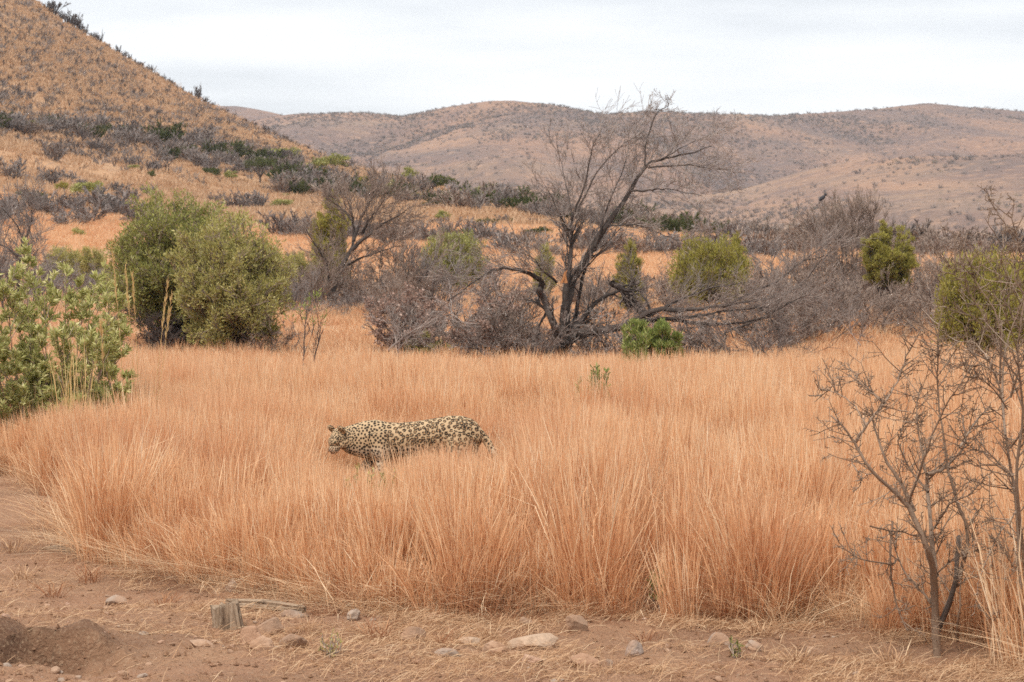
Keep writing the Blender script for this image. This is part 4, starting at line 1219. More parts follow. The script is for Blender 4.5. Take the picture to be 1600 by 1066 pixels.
for px, py, h, m, w_, lab in [
    (138, 316, 28, 'leaf_dark', 1.1, 'rounded dark green bush on the slope above the left shrub'),
    (46, 207, 15, 'leaf_lime', 1.3, 'yellow-green bush in the scrub belt under the left hill'),
    (20, 193, 11, 'leaf_far', 1.2, 'dull green bush at the left end of the scrub belt'),
    (115, 204, 12, 'leaf_far', 1.3, 'olive bush in the middle of the scrub belt under the hill'),
    (198, 212, 14, 'leaf_far', 1.3, 'dark bush at the right part of the scrub belt under the hill'),
    (50, 326, 24, 'leaf_far', 1.2, 'brownish green bush above the left shrub in the grey brush'),
    (98, 303, 17, 'leaf_lime', 0.9, 'small yellowish bush left of the rounded dark green one'),
    (122, 374, 17, 'leaf_olive', 0.8, 'small green clump on the orange gap left of the big bush'),
    (210, 268, 8, 'leaf_dark', 1.4, 'tiny low dark green bush on the open orange slope'),
    (171, 241, 6, 'leaf_dark', 1.4, 'tiny green bush high on the open orange slope'),
    (238, 283, 13, 'leaf_far', 0.6, 'narrow green shrub on the slope above the big dark bush'),
    (361, 285, 15, 'leaf_dark', 1.0, 'small green bush left of the flat-topped tree'),
    (331, 281, 16, 'leaf_far', 1.0, 'grey green bush two places left of the flat-topped tree'),
    (442, 258, 24, 'leaf_dark', 1.5, 'dark green bush right above the flat-topped tree'),
    (520, 270, 25, 'leaf_dark', 1.6, 'wide dark green bush at the right foot of the left hill'),
    (442, 328, 14, 'leaf_dark', 1.5, 'low dark bush on orange grass below the flat-topped tree'),
    (448, 309, 6, 'leaf_olive', 1.6, 'tiny bright bush right of the flat-topped tree'),
    (641, 286, 22, 'leaf_dark', 0.9, 'dark green round tree on the crest behind the V-forked bare tree'),
    (525, 288, 14, 'leaf_lime', 1.0, 'light green bush above the yellow-green tree top'),
    (567, 290, 12, 'leaf_lime', 1.2, 'light green bush over the crown of the V-forked tree'),
    (620, 307, 22, 'leaf_olive', 1.0, 'olive bush on the crest right of the V-forked bare tree'),
    (655, 318, 13, 'leaf_lime', 1.9, 'pale yellowish low bush on the slope above the pinkish bush'),
    (686, 300, 24, 'leaf_far', 1.2, 'grey green bush at the crest of the central slope'),
    (693, 349, 17, 'leaf_dark', 1.0, 'small dark green bush above the green one by the pinkish bush'),
    (727, 312, 15, 'leaf_dark', 0.9, 'leftmost of the dark green bushes on the crest left of the big tree'),
    (742, 319, 18, 'leaf_dark', 0.9, 'second dark green bush on the crest left of the big tree'),
    (760, 304, 19, 'leaf_dark', 1.3, 'largest dark green bush on the crest left of the big tree'),
    (790, 314, 17, 'leaf_olive', 0.9, 'rightmost olive bush on the crest left of the big tree'),
    (1127, 374, 18, 'leaf_far', 0.9, 'olive bush on the slope right of the big tree crown'),
    (840, 373, 17, 'leaf_far', 1.5, 'dark low bush on the orange strip left of the big tree'),
]:
    far_thing(px, py, h, 'green', m, lab, None, w_, 'bush', 'slope_bush')

for px, py, h, w_, lab in [(87, 253, 31, 1.0, 'broad grey bare shrub on the slope, largest below the scrub belt'), (22, 283, 36, 1.1, 'grey bare shrub with spreading top at the left edge of the slope'),
                           (80, 293, 29, 0.9, 'dark bare upright shrub on the left slope'), (105, 286, 19, 1.2, 'rounded grey shrub beside the dark upright one'),
                           (129, 293, 16, 1.1, 'small grey shrub above the rounded dark green bush'), (232, 307, 18, 1.01, 'lone fan-shaped grey shrub on orange grass above the big bush'),
                           (181, 307, 25, 0.9, 'dark grey shrub left of the lone fan-shaped one'), (202, 316, 23, 1.1, 'grey shrub with pale twigs touching the big bush'),
                           (150, 235, 16, 1.3, 'small grey shrub just under the scrub belt, left one'), (192, 234, 18, 0.86, 'small grey shrub just under the scrub belt, right one'),
                           (205, 262, 19, 1.0, 'pale grey shrub behind the tiny low dark green bush'), (261, 257, 16, 1.0, 'grey shrub on the open slope toward the flat-topped tree'),
                           (244, 269, 20, 0.9, 'thin bare shrub in the middle of the open slope'), (371, 330, 30, 1.1, 'tall grey shrub below the flat-topped tree, left one'),
                           (402, 330, 37, 0.8, 'tall dark grey shrub right under the flat-topped tree'), (338, 318, 16, 1.1, 'small grey shrub right above the paler olive bush'),
                           (1180, 388, 30, 0.9, 'grey bare shrub on the right slope below the far hills')]:
    far_thing(px, py, h, 'bare', 'twig_mauve', lab, None, w_)


def belt(pts, n, h0, h1, dy, mats, label, group, kind='bare', wide=(0.9, 1.4), cat='shrub', name='slope_shrub'):
    xs_, ys_ = [p[0] for p in pts], [p[1] for p in pts]
    for k in range(n):
        mm_ = random.choice(mats)
        hue = {'twig_mauve': 'mauve-grey bare', 'twig_brown': 'brownish bare', 'twig_dark': 'dark bare', 'leaf_far': 'dull green leafy'}[mm_]
        third = ('left part', 'middle part', 'right part')[min(2, 3 * k // n)]
        px = xs_[0] + (xs_[-1] - xs_[0]) * (k + random.random()) / n
        py = float(np.interp(px, xs_, ys_)) + random.uniform(-dy, dy)
        far_thing(px, py, random.uniform(h0, h1), kind, mm_, hue + ' ' + label + ', ' + third, group, random.uniform(*wide), cat, name)


belt([(-60, 192), (0, 200), (180, 218), (300, 232), (400, 252), (470, 266)], 70, 12, 30, 11, ['twig_mauve', 'twig_mauve', 'twig_brown', 'leaf_far'], 'shrub in the scrub belt below the left hill', 'scrub belt under the left hill')
belt([(250, 240), (330, 255), (420, 270), (520, 285)], 34, 15, 30, 14, ['twig_mauve', 'twig_mauve', 'leaf_far'], 'shrub between scrub belt and flat-topped tree', 'scrub round the flat-topped tree')
belt([(-60, 345), (0, 345), (120, 345), (215, 340)], 26, 22, 38, 16, ['twig_mauve'], 'shrub in the brush above the left green shrub', 'brush above the left shrub')
belt([(430, 300), (520, 300), (600, 305), (700, 318), (800, 326), (880, 336)], 60, 18, 34, 12, ['twig_mauve', 'twig_mauve', 'twig_brown', 'leaf_far'], 'shrub along the crest behind the bare trees', 'scrub on the crest in the middle')
belt([(780, 326), (870, 338), (960, 350), (1100, 368), (1250, 384)], 48, 18, 36, 7, ['twig_mauve', 'twig_mauve', 'twig_brown', 'leaf_far'], 'shrub on the low crest beside the big tree crown', 'scrub on the crest to the right')
belt([(1240, 388), (1400, 398), (1700, 404)], 52, 22, 46, 10, ['twig_mauve', 'twig_brown', 'twig_brown'], 'shrub in the brush line under the far hills at right', 'brush line at right')
belt([(0, 300), (130, 300), (330, 312), (480, 330)], 24, 6, 12, 55, ['twig_mauve', 'twig_dark'], 'stick shrub dotted over the open orange slope', 'sticks on the open slope', 'stick', (0.9, 1.6))
belt([(650, 360), (760, 356), (860, 362)], 12, 8, 16, 12, ['twig_mauve', 'leaf_far', 'twig_brown'], 'shrub on the orange strip behind the pinkish bush', 'shrubs on the orange strip')
belt([(440, 372), (560, 380), (680, 388), (760, 390)], 22, 26, 44, 10, ['twig_mauve', 'twig_brown'], 'shrub low on the slope behind the V-forked tree', 'brush low on the central slope')

belt([(780, 394), (1000, 400), (1260, 404)], 26, 24, 44, 7, ['twig_mauve', 'twig_brown', 'twig_brown'], 'shrub at the slope foot behind the big tree', 'brush at the foot of the right slope')

# trees on the skyline of the left hill
for k, (px, h, w_) in enumerate([(84, 27, 1.1), (96, 16, 0.9), (108, 22, 0.8), (118, 27, 0.8), (126, 20, 0.7), (134, 17, 0.8), (148, 15, 0.8), (158, 18, 0.7), (170, 9, 0.8), (186, 15, 0.8), (196, 12, 0.8), (204, 12, 0.8), (212, 9, 0.8), (221, 12, 0.8), (236, 14, 0.7), (249, 9, 0.8), (257, 10, 0.9), (270, 9, 0.7), (286, 8, 0.8), (300, 9, 0.8), (311, 25, 0.6), (322, 12, 0.7), (334, 9, 0.8), (352, 11, 1.0), (368, 9, 0.9), (384, 10, 0.8), (398, 9, 0.8), (414, 11, 0.8), (430, 9, 0.8), (446, 10, 0.8), (462, 9, 0.9), (480, 11, 0.8), (500, 10, 0.9)]):
    lab = {0: 'largest bare tree on the skyline of the left hill, near its top', 20: 'tall thin bare tree standing out halfway down the hill skyline'}.get(k, 'small dark bare tree on the skyline of the left hill')
    far_thing(px, float(np.interp(px, KPX, KN)) + 2, h * 0.95, 'bare', 'twig_dark', lab, None if k in (0, 20) else 'trees on the skyline of the left hill', w_ * (0.85 if w_ > 0.65 else 0.6), 'tree', 'skyline_tree', 0.2)

# small sticks and rocks strewn over the hill, and scrub over the far hills: too many to count
def strew(name, n, pxr, dr_, protos, smin, smax, dens, label, cat):
    px = rng.uniform(*pxr, n)
    d = np.sqrt(rng.uniform(dr_[0] ** 2, dr_[1] ** 2, n))
    x = (px - 800) / FPX * d
    ok = rng.random(n) < dens(px, x, d)
    px, d, x = px[ok], d[ok], x[ok]; n = len(px)
    z = terrain(px, d) - 0.15
    s = rng.uniform(smin, smax, n)
    return scatter(name, protos, np.stack([x, d, z], 1), np.stack([0 * x, 0 * x, rng.random(n) * 6.28], 1), np.stack([s * rng.uniform(0.8, 1.5, n), s * rng.uniform(0.8, 1.5, n), s], 1), rng.integers(0, len(protos), n), label, cat)


def tiny(kind):
    pl = Plant()
    P = dict(wig=0.25, up=0.06, ang=0.6, ratio=0.6, kids=[0, 3], rmin=0.05, thick=9, nseg=2, t0=0.3)
    for k in range(9 if kind else 3):
        a = random.random() * 6.28; le = random.uniform(0.2, 1.1) if kind else random.uniform(0, 0.3)
        sprout(pl, pl.tips, Vector((0, 0, -0.3)), Vector((math.cos(a) * le, math.sin(a) * le, 1)).normalized(), random.uniform(1.2, 2.2), 0.09, 1, P)
    return pl.twig.build('tiny_scrub')


TS = [proto('scrub_source', tiny(0), M['twig_dark']) for _ in range(3)] + [proto('scrub_source', tiny(1), M['twig_mauve']) for _ in range(3)]
TG = [proto('scrub_source', far_green(2.6, 2.0, 70, 0), M['leaf_far']) for _ in range(2)]
strew('hill_scrub', 9000, (-300, 640), (330, 620), TS, 0.25, 0.85, lambda px, x, d: np.where(terrain(px, d) > 16, 1, 0.25) * np.clip(0.55 + 2.4 * fbm(x / 25, d / 40, 201, 3), 0.06, 1) * (d < np.interp(px, KPX, KD)), 'countless small burnt sticks and shrubs over the left hill', 'scrub')
def tuft(n):
    C = np.column_stack([rng.normal(0, 0.35, (n, 2)), np.zeros(n)]); D = np.column_stack([rng.normal(0, 0.45, (n, 2)), np.ones(n)])
    return leaves_mesh('tuft', C, D, rng.uniform(0.4, 0.8, n), 0.10, rng.random(n))


TT = [proto('tuft_source', tuft(26), M['hill_grass']) for _ in range(3)]
strew('hill_grass', 60000, (-250, 900), (235, 620), TT, 0.7, 1.5, lambda px, x, d: np.clip(0.6 + 2.0 * fbm(x / 12, d / 22, 221, 3), 0.05, 1) * (d < np.interp(px, KPX, KD)), 'dry grass tufts covering the left hill', 'grass')
strew('far_scrub', 90000, (-200, 1800), (780, 2450), TS[3:] + TG[:1] + TS[3:], 0.35, 1.15, lambda px, x, d: np.clip(0.10 + 3.2 * fbm(x / 80, d / 120, 211, 5) + 5 * np.clip(0.13 - np.abs(fbm((x + 0.25 * d) / 230, (d - 0.2 * x) / 520, 81, 4)) * 2, 0, 1) + 0.8 * np.exp(-((d - 1700) / 110) ** 2) * (px > 1000) * (px < 1420), 0.05, 1), 'countless shrubs speckling the far hills', 'scrub')


# ------------------------------------------------------------------ leopard
def loft(secs, n=20):
    """secs: (centre, side vector, up vector) rings -> closed tube."""
    ang = np.linspace(0, 2 * math.pi, n, endpoint=False)
    V = []
    for c, s, u in secs:
        V.append(np.array(c)[None] + np.cos(ang)[:, None] * np.array(s)[None] + np.sin(ang)[:, None] * np.array(u)[None])
    m = len(secs)
    v = np.concatenate(V + [np.array([secs[0][0]]), np.array([secs[-1][0]])])
    F = []
    for i in range(m - 1):
        for j in range(n):
            k = (j + 1) % n
            F.append((i * n + j, i * n + k, (i + 1) * n + k, (i + 1) * n + j))
    for j in range(n):
        k = (j + 1) % n
        F.append((m * n, k, j)); F.append((m * n + 1, (m - 1) * n + j, (m - 1) * n + k))
    return v, F


def limb(pts, rads, flat=1.0):
    P = [Vector(p) for p in pts]
    sp = spline(P, 5)
    m = len(sp)
    rr = np.interp(np.linspace(0, len(rads) - 1, m), range(len(rads)), rads)
    secs = []
    for i, p in enumerate(sp):
        d = (sp[min(m - 1, i + 1)] - sp[max(0, i - 1)]).normalized()
        s = d.cross(Vector((0, 1, 0)))
        s = s.normalized() if s.length > 0.1 else Vector((1, 0, 0))
        y = s.cross(d).normalized()
        secs.append((p[:], (s * rr[i])[:], (y * rr[i] * flat)[:]))
    return loft(secs, 14)


def ball(c, ax, n=16):
    """Ellipsoid with axis vectors ax."""
    c = Vector(c)
    V, F = [], []
    bm = bmesh.new()
    bmesh.ops.create_uvsphere(bm, u_segments=n, v_segments=n // 2 + 2, radius=1)
    for v in bm.verts: V.append((c + Vector(ax[0]) * v.co.x + Vector(ax[1]) * v.co.y + Vector(ax[2]) * v.co.z)[:])
    bm.verts.index_update()
    F = [tuple(v.index for v in f.verts) for f in bm.faces]
    bm.free()
    return np.array(V), F


pieces = []
tor = [(.615, .515, .045, .04), (.58, .52, .090, .065), (.53, .52, .125, .088), (.45, .523, .146, .105), (.34, .522, .149, .110), (.20, .510, .136, .112), (.05, .494, .127, .116), (-.10, .480, .129, .118),
       (-.20, .477, .139, .118), (-.29, .486, .152, .112), (-.38, .485, .142, .100), (-.46, .484, .120, .086), (-.54, .486, .095, .074), (-.59, .492, .06, .055)]
pieces.append(loft([((x, -0.02 * max(0, -x - 0.3) * 3, z - 0.022), (0, b_, 0), (0, 0, a + 0.022)) for x, z, a, b_ in tor], 24))
FW = Vector((-.50, -.50, -.70)).normalized()
SD = FW.cross(Vector((0, 0, 1))).normalized()
UPH = SD.cross(FW).normalized()
SK = Vector((-.600, -.030, .487))
HS = 1.12
pieces.append(ball(SK, (FW * (.088 * HS), SD * (.070 * HS), UPH * (.070 * HS))))
pieces.append(ball(SK + FW * (.045 * HS) + UPH * (.018 * HS), (FW * (.065 * HS), SD * (.055 * HS), UPH * (.045 * HS))))
mz = SK + FW * (.095 * HS) - UPH * (.016 * HS)
pieces.append(ball(mz, (FW * (.050 * HS), SD * (.042 * HS), UPH * (.036 * HS))))
pieces.append(ball(mz - UPH * (.026 * HS) - FW * (.006 * HS), (FW * (.042 * HS), SD * (.030 * HS), UPH * (.020 * HS))))
for s in (-1, 1):
    pieces.append(ball(SK + FW * (.03 * HS) - UPH * (.03 * HS) + SD * (.042 * HS) * s, (FW * (.05 * HS), SD * (.03 * HS), UPH * (.04 * HS))))
EARS = []
for s in (-1, 1):
    e = SK + UPH * (.066 * HS) + SD * (.058 * HS) * s - FW * (.022 * HS)
    EARS.append(e)
    pieces.append(ball(e, (SD * (.038 * HS), UPH * (.044 * HS), FW * (.015 * HS))))
# legs: near and far, a slow walk
pieces.append(limb([(-.27, -.075, .52), (-.245, -.10, .38), (-.235, -.085, .29), (-.265, -.08, .16), (-.275, -.08, .06), (-.31, -.08, .03)], [.105, .088, .056, .042, .036, .040], .8))
pieces.append(limb([(-.29, .06, .50), (-.32, .08, .38), (-.34, .075, .29), (-.42, .07, .17), (-.45, .07, .06), (-.49, .07, .03)], [.08, .07, .05, .038, .034, .038], .8))
pieces.append(limb([(.46, -.075, .52), (.42, -.10, .40), (.40, -.085, .31), (.50, -.08, .20), (.47, -.08, .07), (.43, -.08, .03)], [.125, .105, .07, .042, .034, .038], .62))
pieces.append(limb([(.47, .06, .52), (.50, .08, .40), (.49, .08, .31), (.62, .075, .21), (.62, .075, .07), (.58, .075, .03)], [.12, .10, .07, .042, .034, .038], .62))
pieces.append(limb([(.59, 0, .525), (.655, .0, .46), (.71, -.02, .37), (.76, -.04, .28), (.83, -.06, .20), (.92, -.07, .17), (1.0, -.07, .20), (1.05, -.06, .26)], [.042, .036, .032, .030, .028, .027, .026, .018]))
for i_, (x, y) in enumerate([(-.33, -.08), (-.51, .07), (.41, -.08), (.56, .075)]):
    pieces.append(ball((x, y, .028), ((.055, 0, 0), (0, .042, 0), (0, 0, .028))))
V, Fc, o_ = [], [], 0
for v, f in pieces:
    V.append(v); Fc += [tuple(q + o_ for q in a) for a in f]; o_ += len(v)
me = bpy.data.meshes.new('leopard_rough'); me.from_pydata(np.concatenate(V).tolist(), [], Fc); me.update()
tmp = bpy.data.objects.new('leopard_rough', me); COL.objects.link(tmp)
rm = tmp.modifiers.new('r', 'REMESH'); rm.mode = 'VOXEL'; rm.voxel_size = 0.0057
sm = tmp.modifiers.new('s', 'SMOOTH'); sm.factor = 0.5; sm.iterations = 5
dg = bpy.context.evaluated_depsgraph_get()
body = bpy.data.meshes.new_from_object(tmp.evaluated_get(dg))
bpy.data.objects.remove(tmp)
nv = len(body.vertices)
co = np.empty(nv * 3, np.float32); body.vertices.foreach_get('co', co); co = co.reshape(-1, 3).astype(float)
nr = np.empty(nv * 3, np.float32); body.vertices.foreach_get('normal', nr); nr = nr.reshape(-1, 3)
# spot spacing over the coat: large rosettes on flank and rump, small solid spots on neck, legs and head
hd_d = np.linalg.norm(co - np.array(SK[:]), axis=1)
sp_ = np.where((co[:, 0] > -.20) & (co[:, 2] > .40), .037, .029)
sp_ = np.where(co[:, 0] < -.20, .0265, sp_)
sp_ = np.where(co[:, 0] < -.40, .024, sp_)
sp_ = np.where(hd_d < .15, .018, sp_)
sp_ = np.where(co[:, 0] > .66, .030, sp_)
order = rng.permutation(nv)
cell = {}
seeds = []
for i in order:
    p = co[i]; s = sp_[i]
    k = (int(p[0] // .06), int(p[1] // .06), int(p[2] // .06))
    bad = False
    for dx in (-1, 0, 1):
        for dy in (-1, 0, 1):
            for dz in (-1, 0, 1):
                for j in cell.get((k[0] + dx, k[1] + dy, k[2] + dz), ()):
                    q = co[j] - p
                    if q[0] * q[0] + q[1] * q[1] + q[2] * q[2] < s * s * 0.80: bad = True; break
                if bad: break
            if bad: break
        if bad: break
    if not bad:
        cell.setdefault(k, []).append(i); seeds.append(i)
kd = kdtree.KDTree(len(seeds))
for j, i in enumerate(seeds): kd.insert(Vector(co[i]), j)
kd.balance()
srot = rng.random(len(seeds)) * 6.28; sgap = rng.integers(2, 4, len(seeds)); ssz = rng.uniform(0.85, 1.12, len(seeds))
dark, inner = np.zeros(nv), np.zeros(nv)
wob = 0.11 * (vnoise(co[:, 0] * 95 + 7, co[:, 2] * 95 + co[:, 1] * 60, 5) - 0.5) * 2
for i in range(nv):
    p, j, dd = kd.find(Vector(co[i]))
    s = sp_[seeds[j]]
    u = dd / s / ssz[j] + wob[i]
    if s > .036:                                   # rosette: broken ring round a tawny centre
        q = co[i] - co[seeds[j]]
        th = math.atan2(q[2], q[0] + 0.6 * q[1]) + srot[j]
        gap = math.cos(th * sgap[j]) > 0.95
        ring = min(1, max(0, (u - .13) / .08)) * min(1, max(0, (.55 - u) / .07))
        dark[i] = 0 if gap else ring
        inner[i] = min(1, max(0, (.34 - u) / .08))
    else:
        dark[i] = min(1, max(0, (.47 - u) / .08))
pale = np.clip((0.43 - co[:, 2]) / 0.09, 0, 1) * (np.abs(co[:, 1]) < 0.2) * 0.8
pale = np.maximum(pale, np.clip((.055 - np.linalg.norm(co - np.array((mz - UPH * .02)[:]), axis=1)) / .02, 0, 1) * 0.8)
for e in EARS:                                     # black ear backs
    de = np.linalg.norm(co - np.array(e[:]), axis=1)
    back_ = np.clip(-(nr @ np.array(FW[:])) * 3 + 0.9, 0, 1)
    dark = np.maximum(dark, np.clip((.048 - de) / .008, 0, 1) * back_)
for k, a in (('dark', dark), ('pale', pale), ('inner', inner)):
    q = body.attributes.new(k, 'FLOAT', 'POINT'); q.data.foreach_set('value', a.astype(np.float32))
body.polygons.foreach_set('use_smooth', np.ones(len(body.polygons), bool))
mc = bpy.data.materials.new('leopard_coat'); mc.use_nodes = True
n, l = mc.node_tree.nodes, mc.node_tree.links
bs = n['Principled BSDF']; bs.inputs['Roughness'].default_value = 0.75; bs.inputs['Specular IOR Level'].default_value = 0.15
colr = (0.50, 0.355, 0.208)
prev = None
for an, c2, am in (('pale', (0.58, 0.50, 0.39), 1.0), ('inner', (0.36, 0.21, 0.10), 0.9), ('dark', (0.022, 0.016, 0.012), 0.97)):
    a = n.new('ShaderNodeAttribute'); a.attribute_name = an
    mm = n.new('ShaderNodeMix'); mm.data_type = 'RGBA'
    mu = n.new('ShaderNodeMath'); mu.operation = 'MULTIPLY'; mu.inputs[1].default_value = am
    l.new(a.outputs['Fac'], mu.inputs[0]); l.new(mu.outputs[0], mm.inputs['Factor'])
    if prev is None: mm.inputs['A'].default_value = (*colr, 1)
    else: l.new(prev, mm.inputs['A'])
    mm.inputs['B'].default_value = (*c2, 1)
    prev = mm.outputs['Result']
l.new(prev, bs.inputs['Base Color'])
lx = (640 - 800) / FPX * LEO_D
leo = thing('leopard', (lx, LEO_D, gz(lx, LEO_D)), 'spotted leopard walking left through the orange grass with its head lowered', 'leopard')
body.materials.clear()
link('body', body, leo, mc)
M['eye'] = mat('leopard_eye', [(0.0, (0.05, 0.045, 0.02)), (1.0, (0.05, 0.045, 0.02))], rough=0.2)
M['nose'] = mat('leopard_nose', [(0.0, (0.06, 0.035, 0.03)), (1.0, (0.06, 0.035, 0.03))], rough=0.5)
for s in (-1, 1):
    v, f = ball(SK + FW * (.079 * HS) + UPH * (.030 * HS) + SD * (.034 * HS) * s, (FW * (.010 * HS), SD * (.012 * HS), UPH * (.009 * HS)), 12)
    link('eye', mesh_np('eye', v, [np.array([a for a in f if len(a) == 4]), np.array([a for a in f if len(a) == 3])]), leo, M['eye'])
v, f = ball(mz + FW * (.044 * HS) + UPH * (.014 * HS), (FW * (.012 * HS), SD * (.018 * HS), UPH * (.011 * HS)), 12)
link('nose', mesh_np('nose', v, [np.array([a for a in f if len(a) == 4]), np.array([a for a in f if len(a) == 3])]), leo, M['nose'])
v, f = ball(mz + FW * (.036 * HS) - UPH * (.020 * HS), (FW * (.012 * HS), SD * (.026 * HS), UPH * (.005 * HS)), 12)
link('mouth', mesh_np('mouth', v, [np.array([a for a in f if len(a) == 4]), np.array([a for a in f if len(a) == 3])]), leo, M['nose'])

# ------------------------------------------------------------------ stones
from mathutils import noise as mnoise


def stone(px, py, wpx, hpx, c, label, angular=0.0, depth=0.8):
    d = CAM_H * FPX / (py - HOR)
    x = (px - 800) / FPX * d
    w_, h_ = wpx / FPX * d, hpx / FPX * d
    bm = bmesh.new()
    bmesh.ops.create_icosphere(bm, subdivisions=4, radius=1)
    of = Vector((random.random() * 50, random.random() * 50, 0))
    planes = [(rvec(), random.uniform(0.45, 0.88)) for _ in range(int(12 + 6 * angular))]
    for v in bm.verts:
        p = v.co.normalized()
        r = 1 + 0.22 * mnoise.noise(p * 1.3 + of) + 0.14 * mnoise.noise(p * 3.0 + of) + 0.06 * mnoise.noise(p * 7 + of) + 0.03 * mnoise.noise(p * 19 + of)
        q = p * r
        for (nn_, dd_) in planes:
            t_ = q.dot(nn_) - dd_
            if t_ > 0: q -= nn_ * t_ * (0.65 + 0.35 * angular)
        v.co = Vector((q.x * w_ * 0.60, q.y * w_ * 0.56 * depth, q.z * h_ * 0.86))
    me = bpy.data.meshes.new('stone'); bm.to_mesh(me); bm.free()
    o = link('stone', me, None, M['rock_' + c])
    o.location = (x, d + w_ * 0.3, gz(x, d + w_ * 0.3) + h_ * 0.20)
    o.rotation_euler = (0, 0, random.uniform(-0.4, 0.4))
    return tag(o, label, 'stone')


for a in [(174, 948, 41, 15, 'grey', 'flat pale grey stone on straw behind the dug hollow', 0.3), (360, 936, 22, 22, 'grey', 'small upright grey stone at the grass edge above the log', 0.6),
          (390, 1018, 38, 34, 'pink', 'pinkish tan boulder leaning beside the wooden stump', 0.2), (425, 1000, 52, 25, 'brown', 'angular grey brown stone right of the stump', 1.0),
          (407, 1033, 38, 19, 'tan', 'rounded tan stone in front of the pinkish boulder', 0.0), (454, 1025, 46, 28, 'brown', 'rough brown stone below the end of the log', 0.5),
          (313, 1027, 42, 16, 'tan', 'flat brown stone left of the stone pile by the stump', 0.2), (448, 975, 42, 15, 'grey', 'flat grey stone just under the log', 0.7),
          (551, 980, 23, 16, 'grey', 'small grey stone at the grass edge right of the log', 0.4), (525, 1001, 27, 12, 'brown', 'low brown stone above the grey green herb', 0.3),
          (118, 1064, 16, 9, 'grey', 'tiny grey stone at the bottom below the hollow', 0.3), (904, 995, 37, 30, 'dark', 'dark blocky stone at the foot of the fan-shaped tussock', 1.0),
          (836, 1018, 78, 28, 'pale', 'largest pale stone lying long on the bare soil', 0.4), (778, 1032, 40, 22, 'tan', 'tan stone left of the long pale stone', 0.3),
          (992, 1034, 33, 20, 'blue', 'bluish grey rounded stone right of the dark blocky one', 0.3), (830, 1052, 40, 19, 'pink', 'pinkish stone below the long pale stone', 0.3),
          (916, 1052, 46, 23, 'pink', 'pinkish tan stone at the bottom below the dark blocky one', 0.5), (948, 1050, 21, 15, 'grey', 'small grey stone touching the pinkish stone at the bottom', 0.5),
          (644, 1018, 34, 26, 'brown', 'round brown stone at the left of the row of stones', 0.3), (734, 1014, 42, 19, 'pale', 'cream crusted stone between the brown and the tan stone', 0.7),
          (698, 1036, 34, 12, 'grey', 'thin flat grey stone below the cream stone', 0.4), (1128, 1018, 38, 21, 'grey', 'grey tan stone in straw at right, left of the dark herb', 0.3),
          (1182, 1020, 25, 20, 'grey', 'grey stone right of the tiny dark herb', 0.3), (676, 980, 30, 9, 'dark', 'dark thin slab at the grass edge above the brown stone', 0.9),
          (822, 984, 30, 14, 'dark', 'small dark stone at the grass edge above the long pale stone', 0.6), (1276, 1027, 40, 19, 'brown', 'brown stone under the left side of the thorny shrub', 0.3),
          (600, 1008, 20, 9, 'tan', 'small tan stone between the log and the brown stone', 0.4), (745, 985, 18, 8, 'brown', 'small brown stone at the grass edge right of the dark slab', 0.5)]:
    stone(*a)


pb_x = rng.uniform(-200, 1800, 900); pb_d = CAM_H * FPX / (rng.uniform(930, 1100, 900) - HOR)
ok = (pb_d < edge_y(pb_x) + 0.1) & (rng.random(900) < np.clip(0.5 + 2.5 * fbm(pb_x / 150, pb_d / 0.6, 61, 2), 0.1, 1))
pb_x, pb_d = (pb_x[ok] - 800) / FPX * pb_d[ok], pb_d[ok]
PB = []
for k_, c_ in enumerate(('tan', 'brown', 'grey', 'pink')):
    bm = bmesh.new(); bmesh.ops.create_icosphere(bm, subdivisions=2, radius=1)
    for v in bm.verts: v.co = v.co * (1 + 0.35 * mnoise.noise(v.co * 1.6 + Vector((k_ * 9, 0, 0)))); v.co.z *= 0.6
    me = bpy.data.meshes.new('pebble'); bm.to_mesh(me); bm.free(); PB.append(proto('pebble_source', me, M['rock_' + c_]))
n_ = len(pb_x); s_p = 0.006 + 0.022 * rng.random(n_) ** 3
scatter('pebbles', PB, np.stack([pb_x, pb_d, ground_z(pb_x, pb_d) + 0.002], 1), rng.random((n_, 3)) * np.array([0.6, 0.6, 6.28]), np.stack([s_p * rng.uniform(0.8, 1.5, n_), s_p, s_p], 1), rng.integers(0, 4, n_), 'loose pebbles strewn over the bare soil in front', 'pebbles')

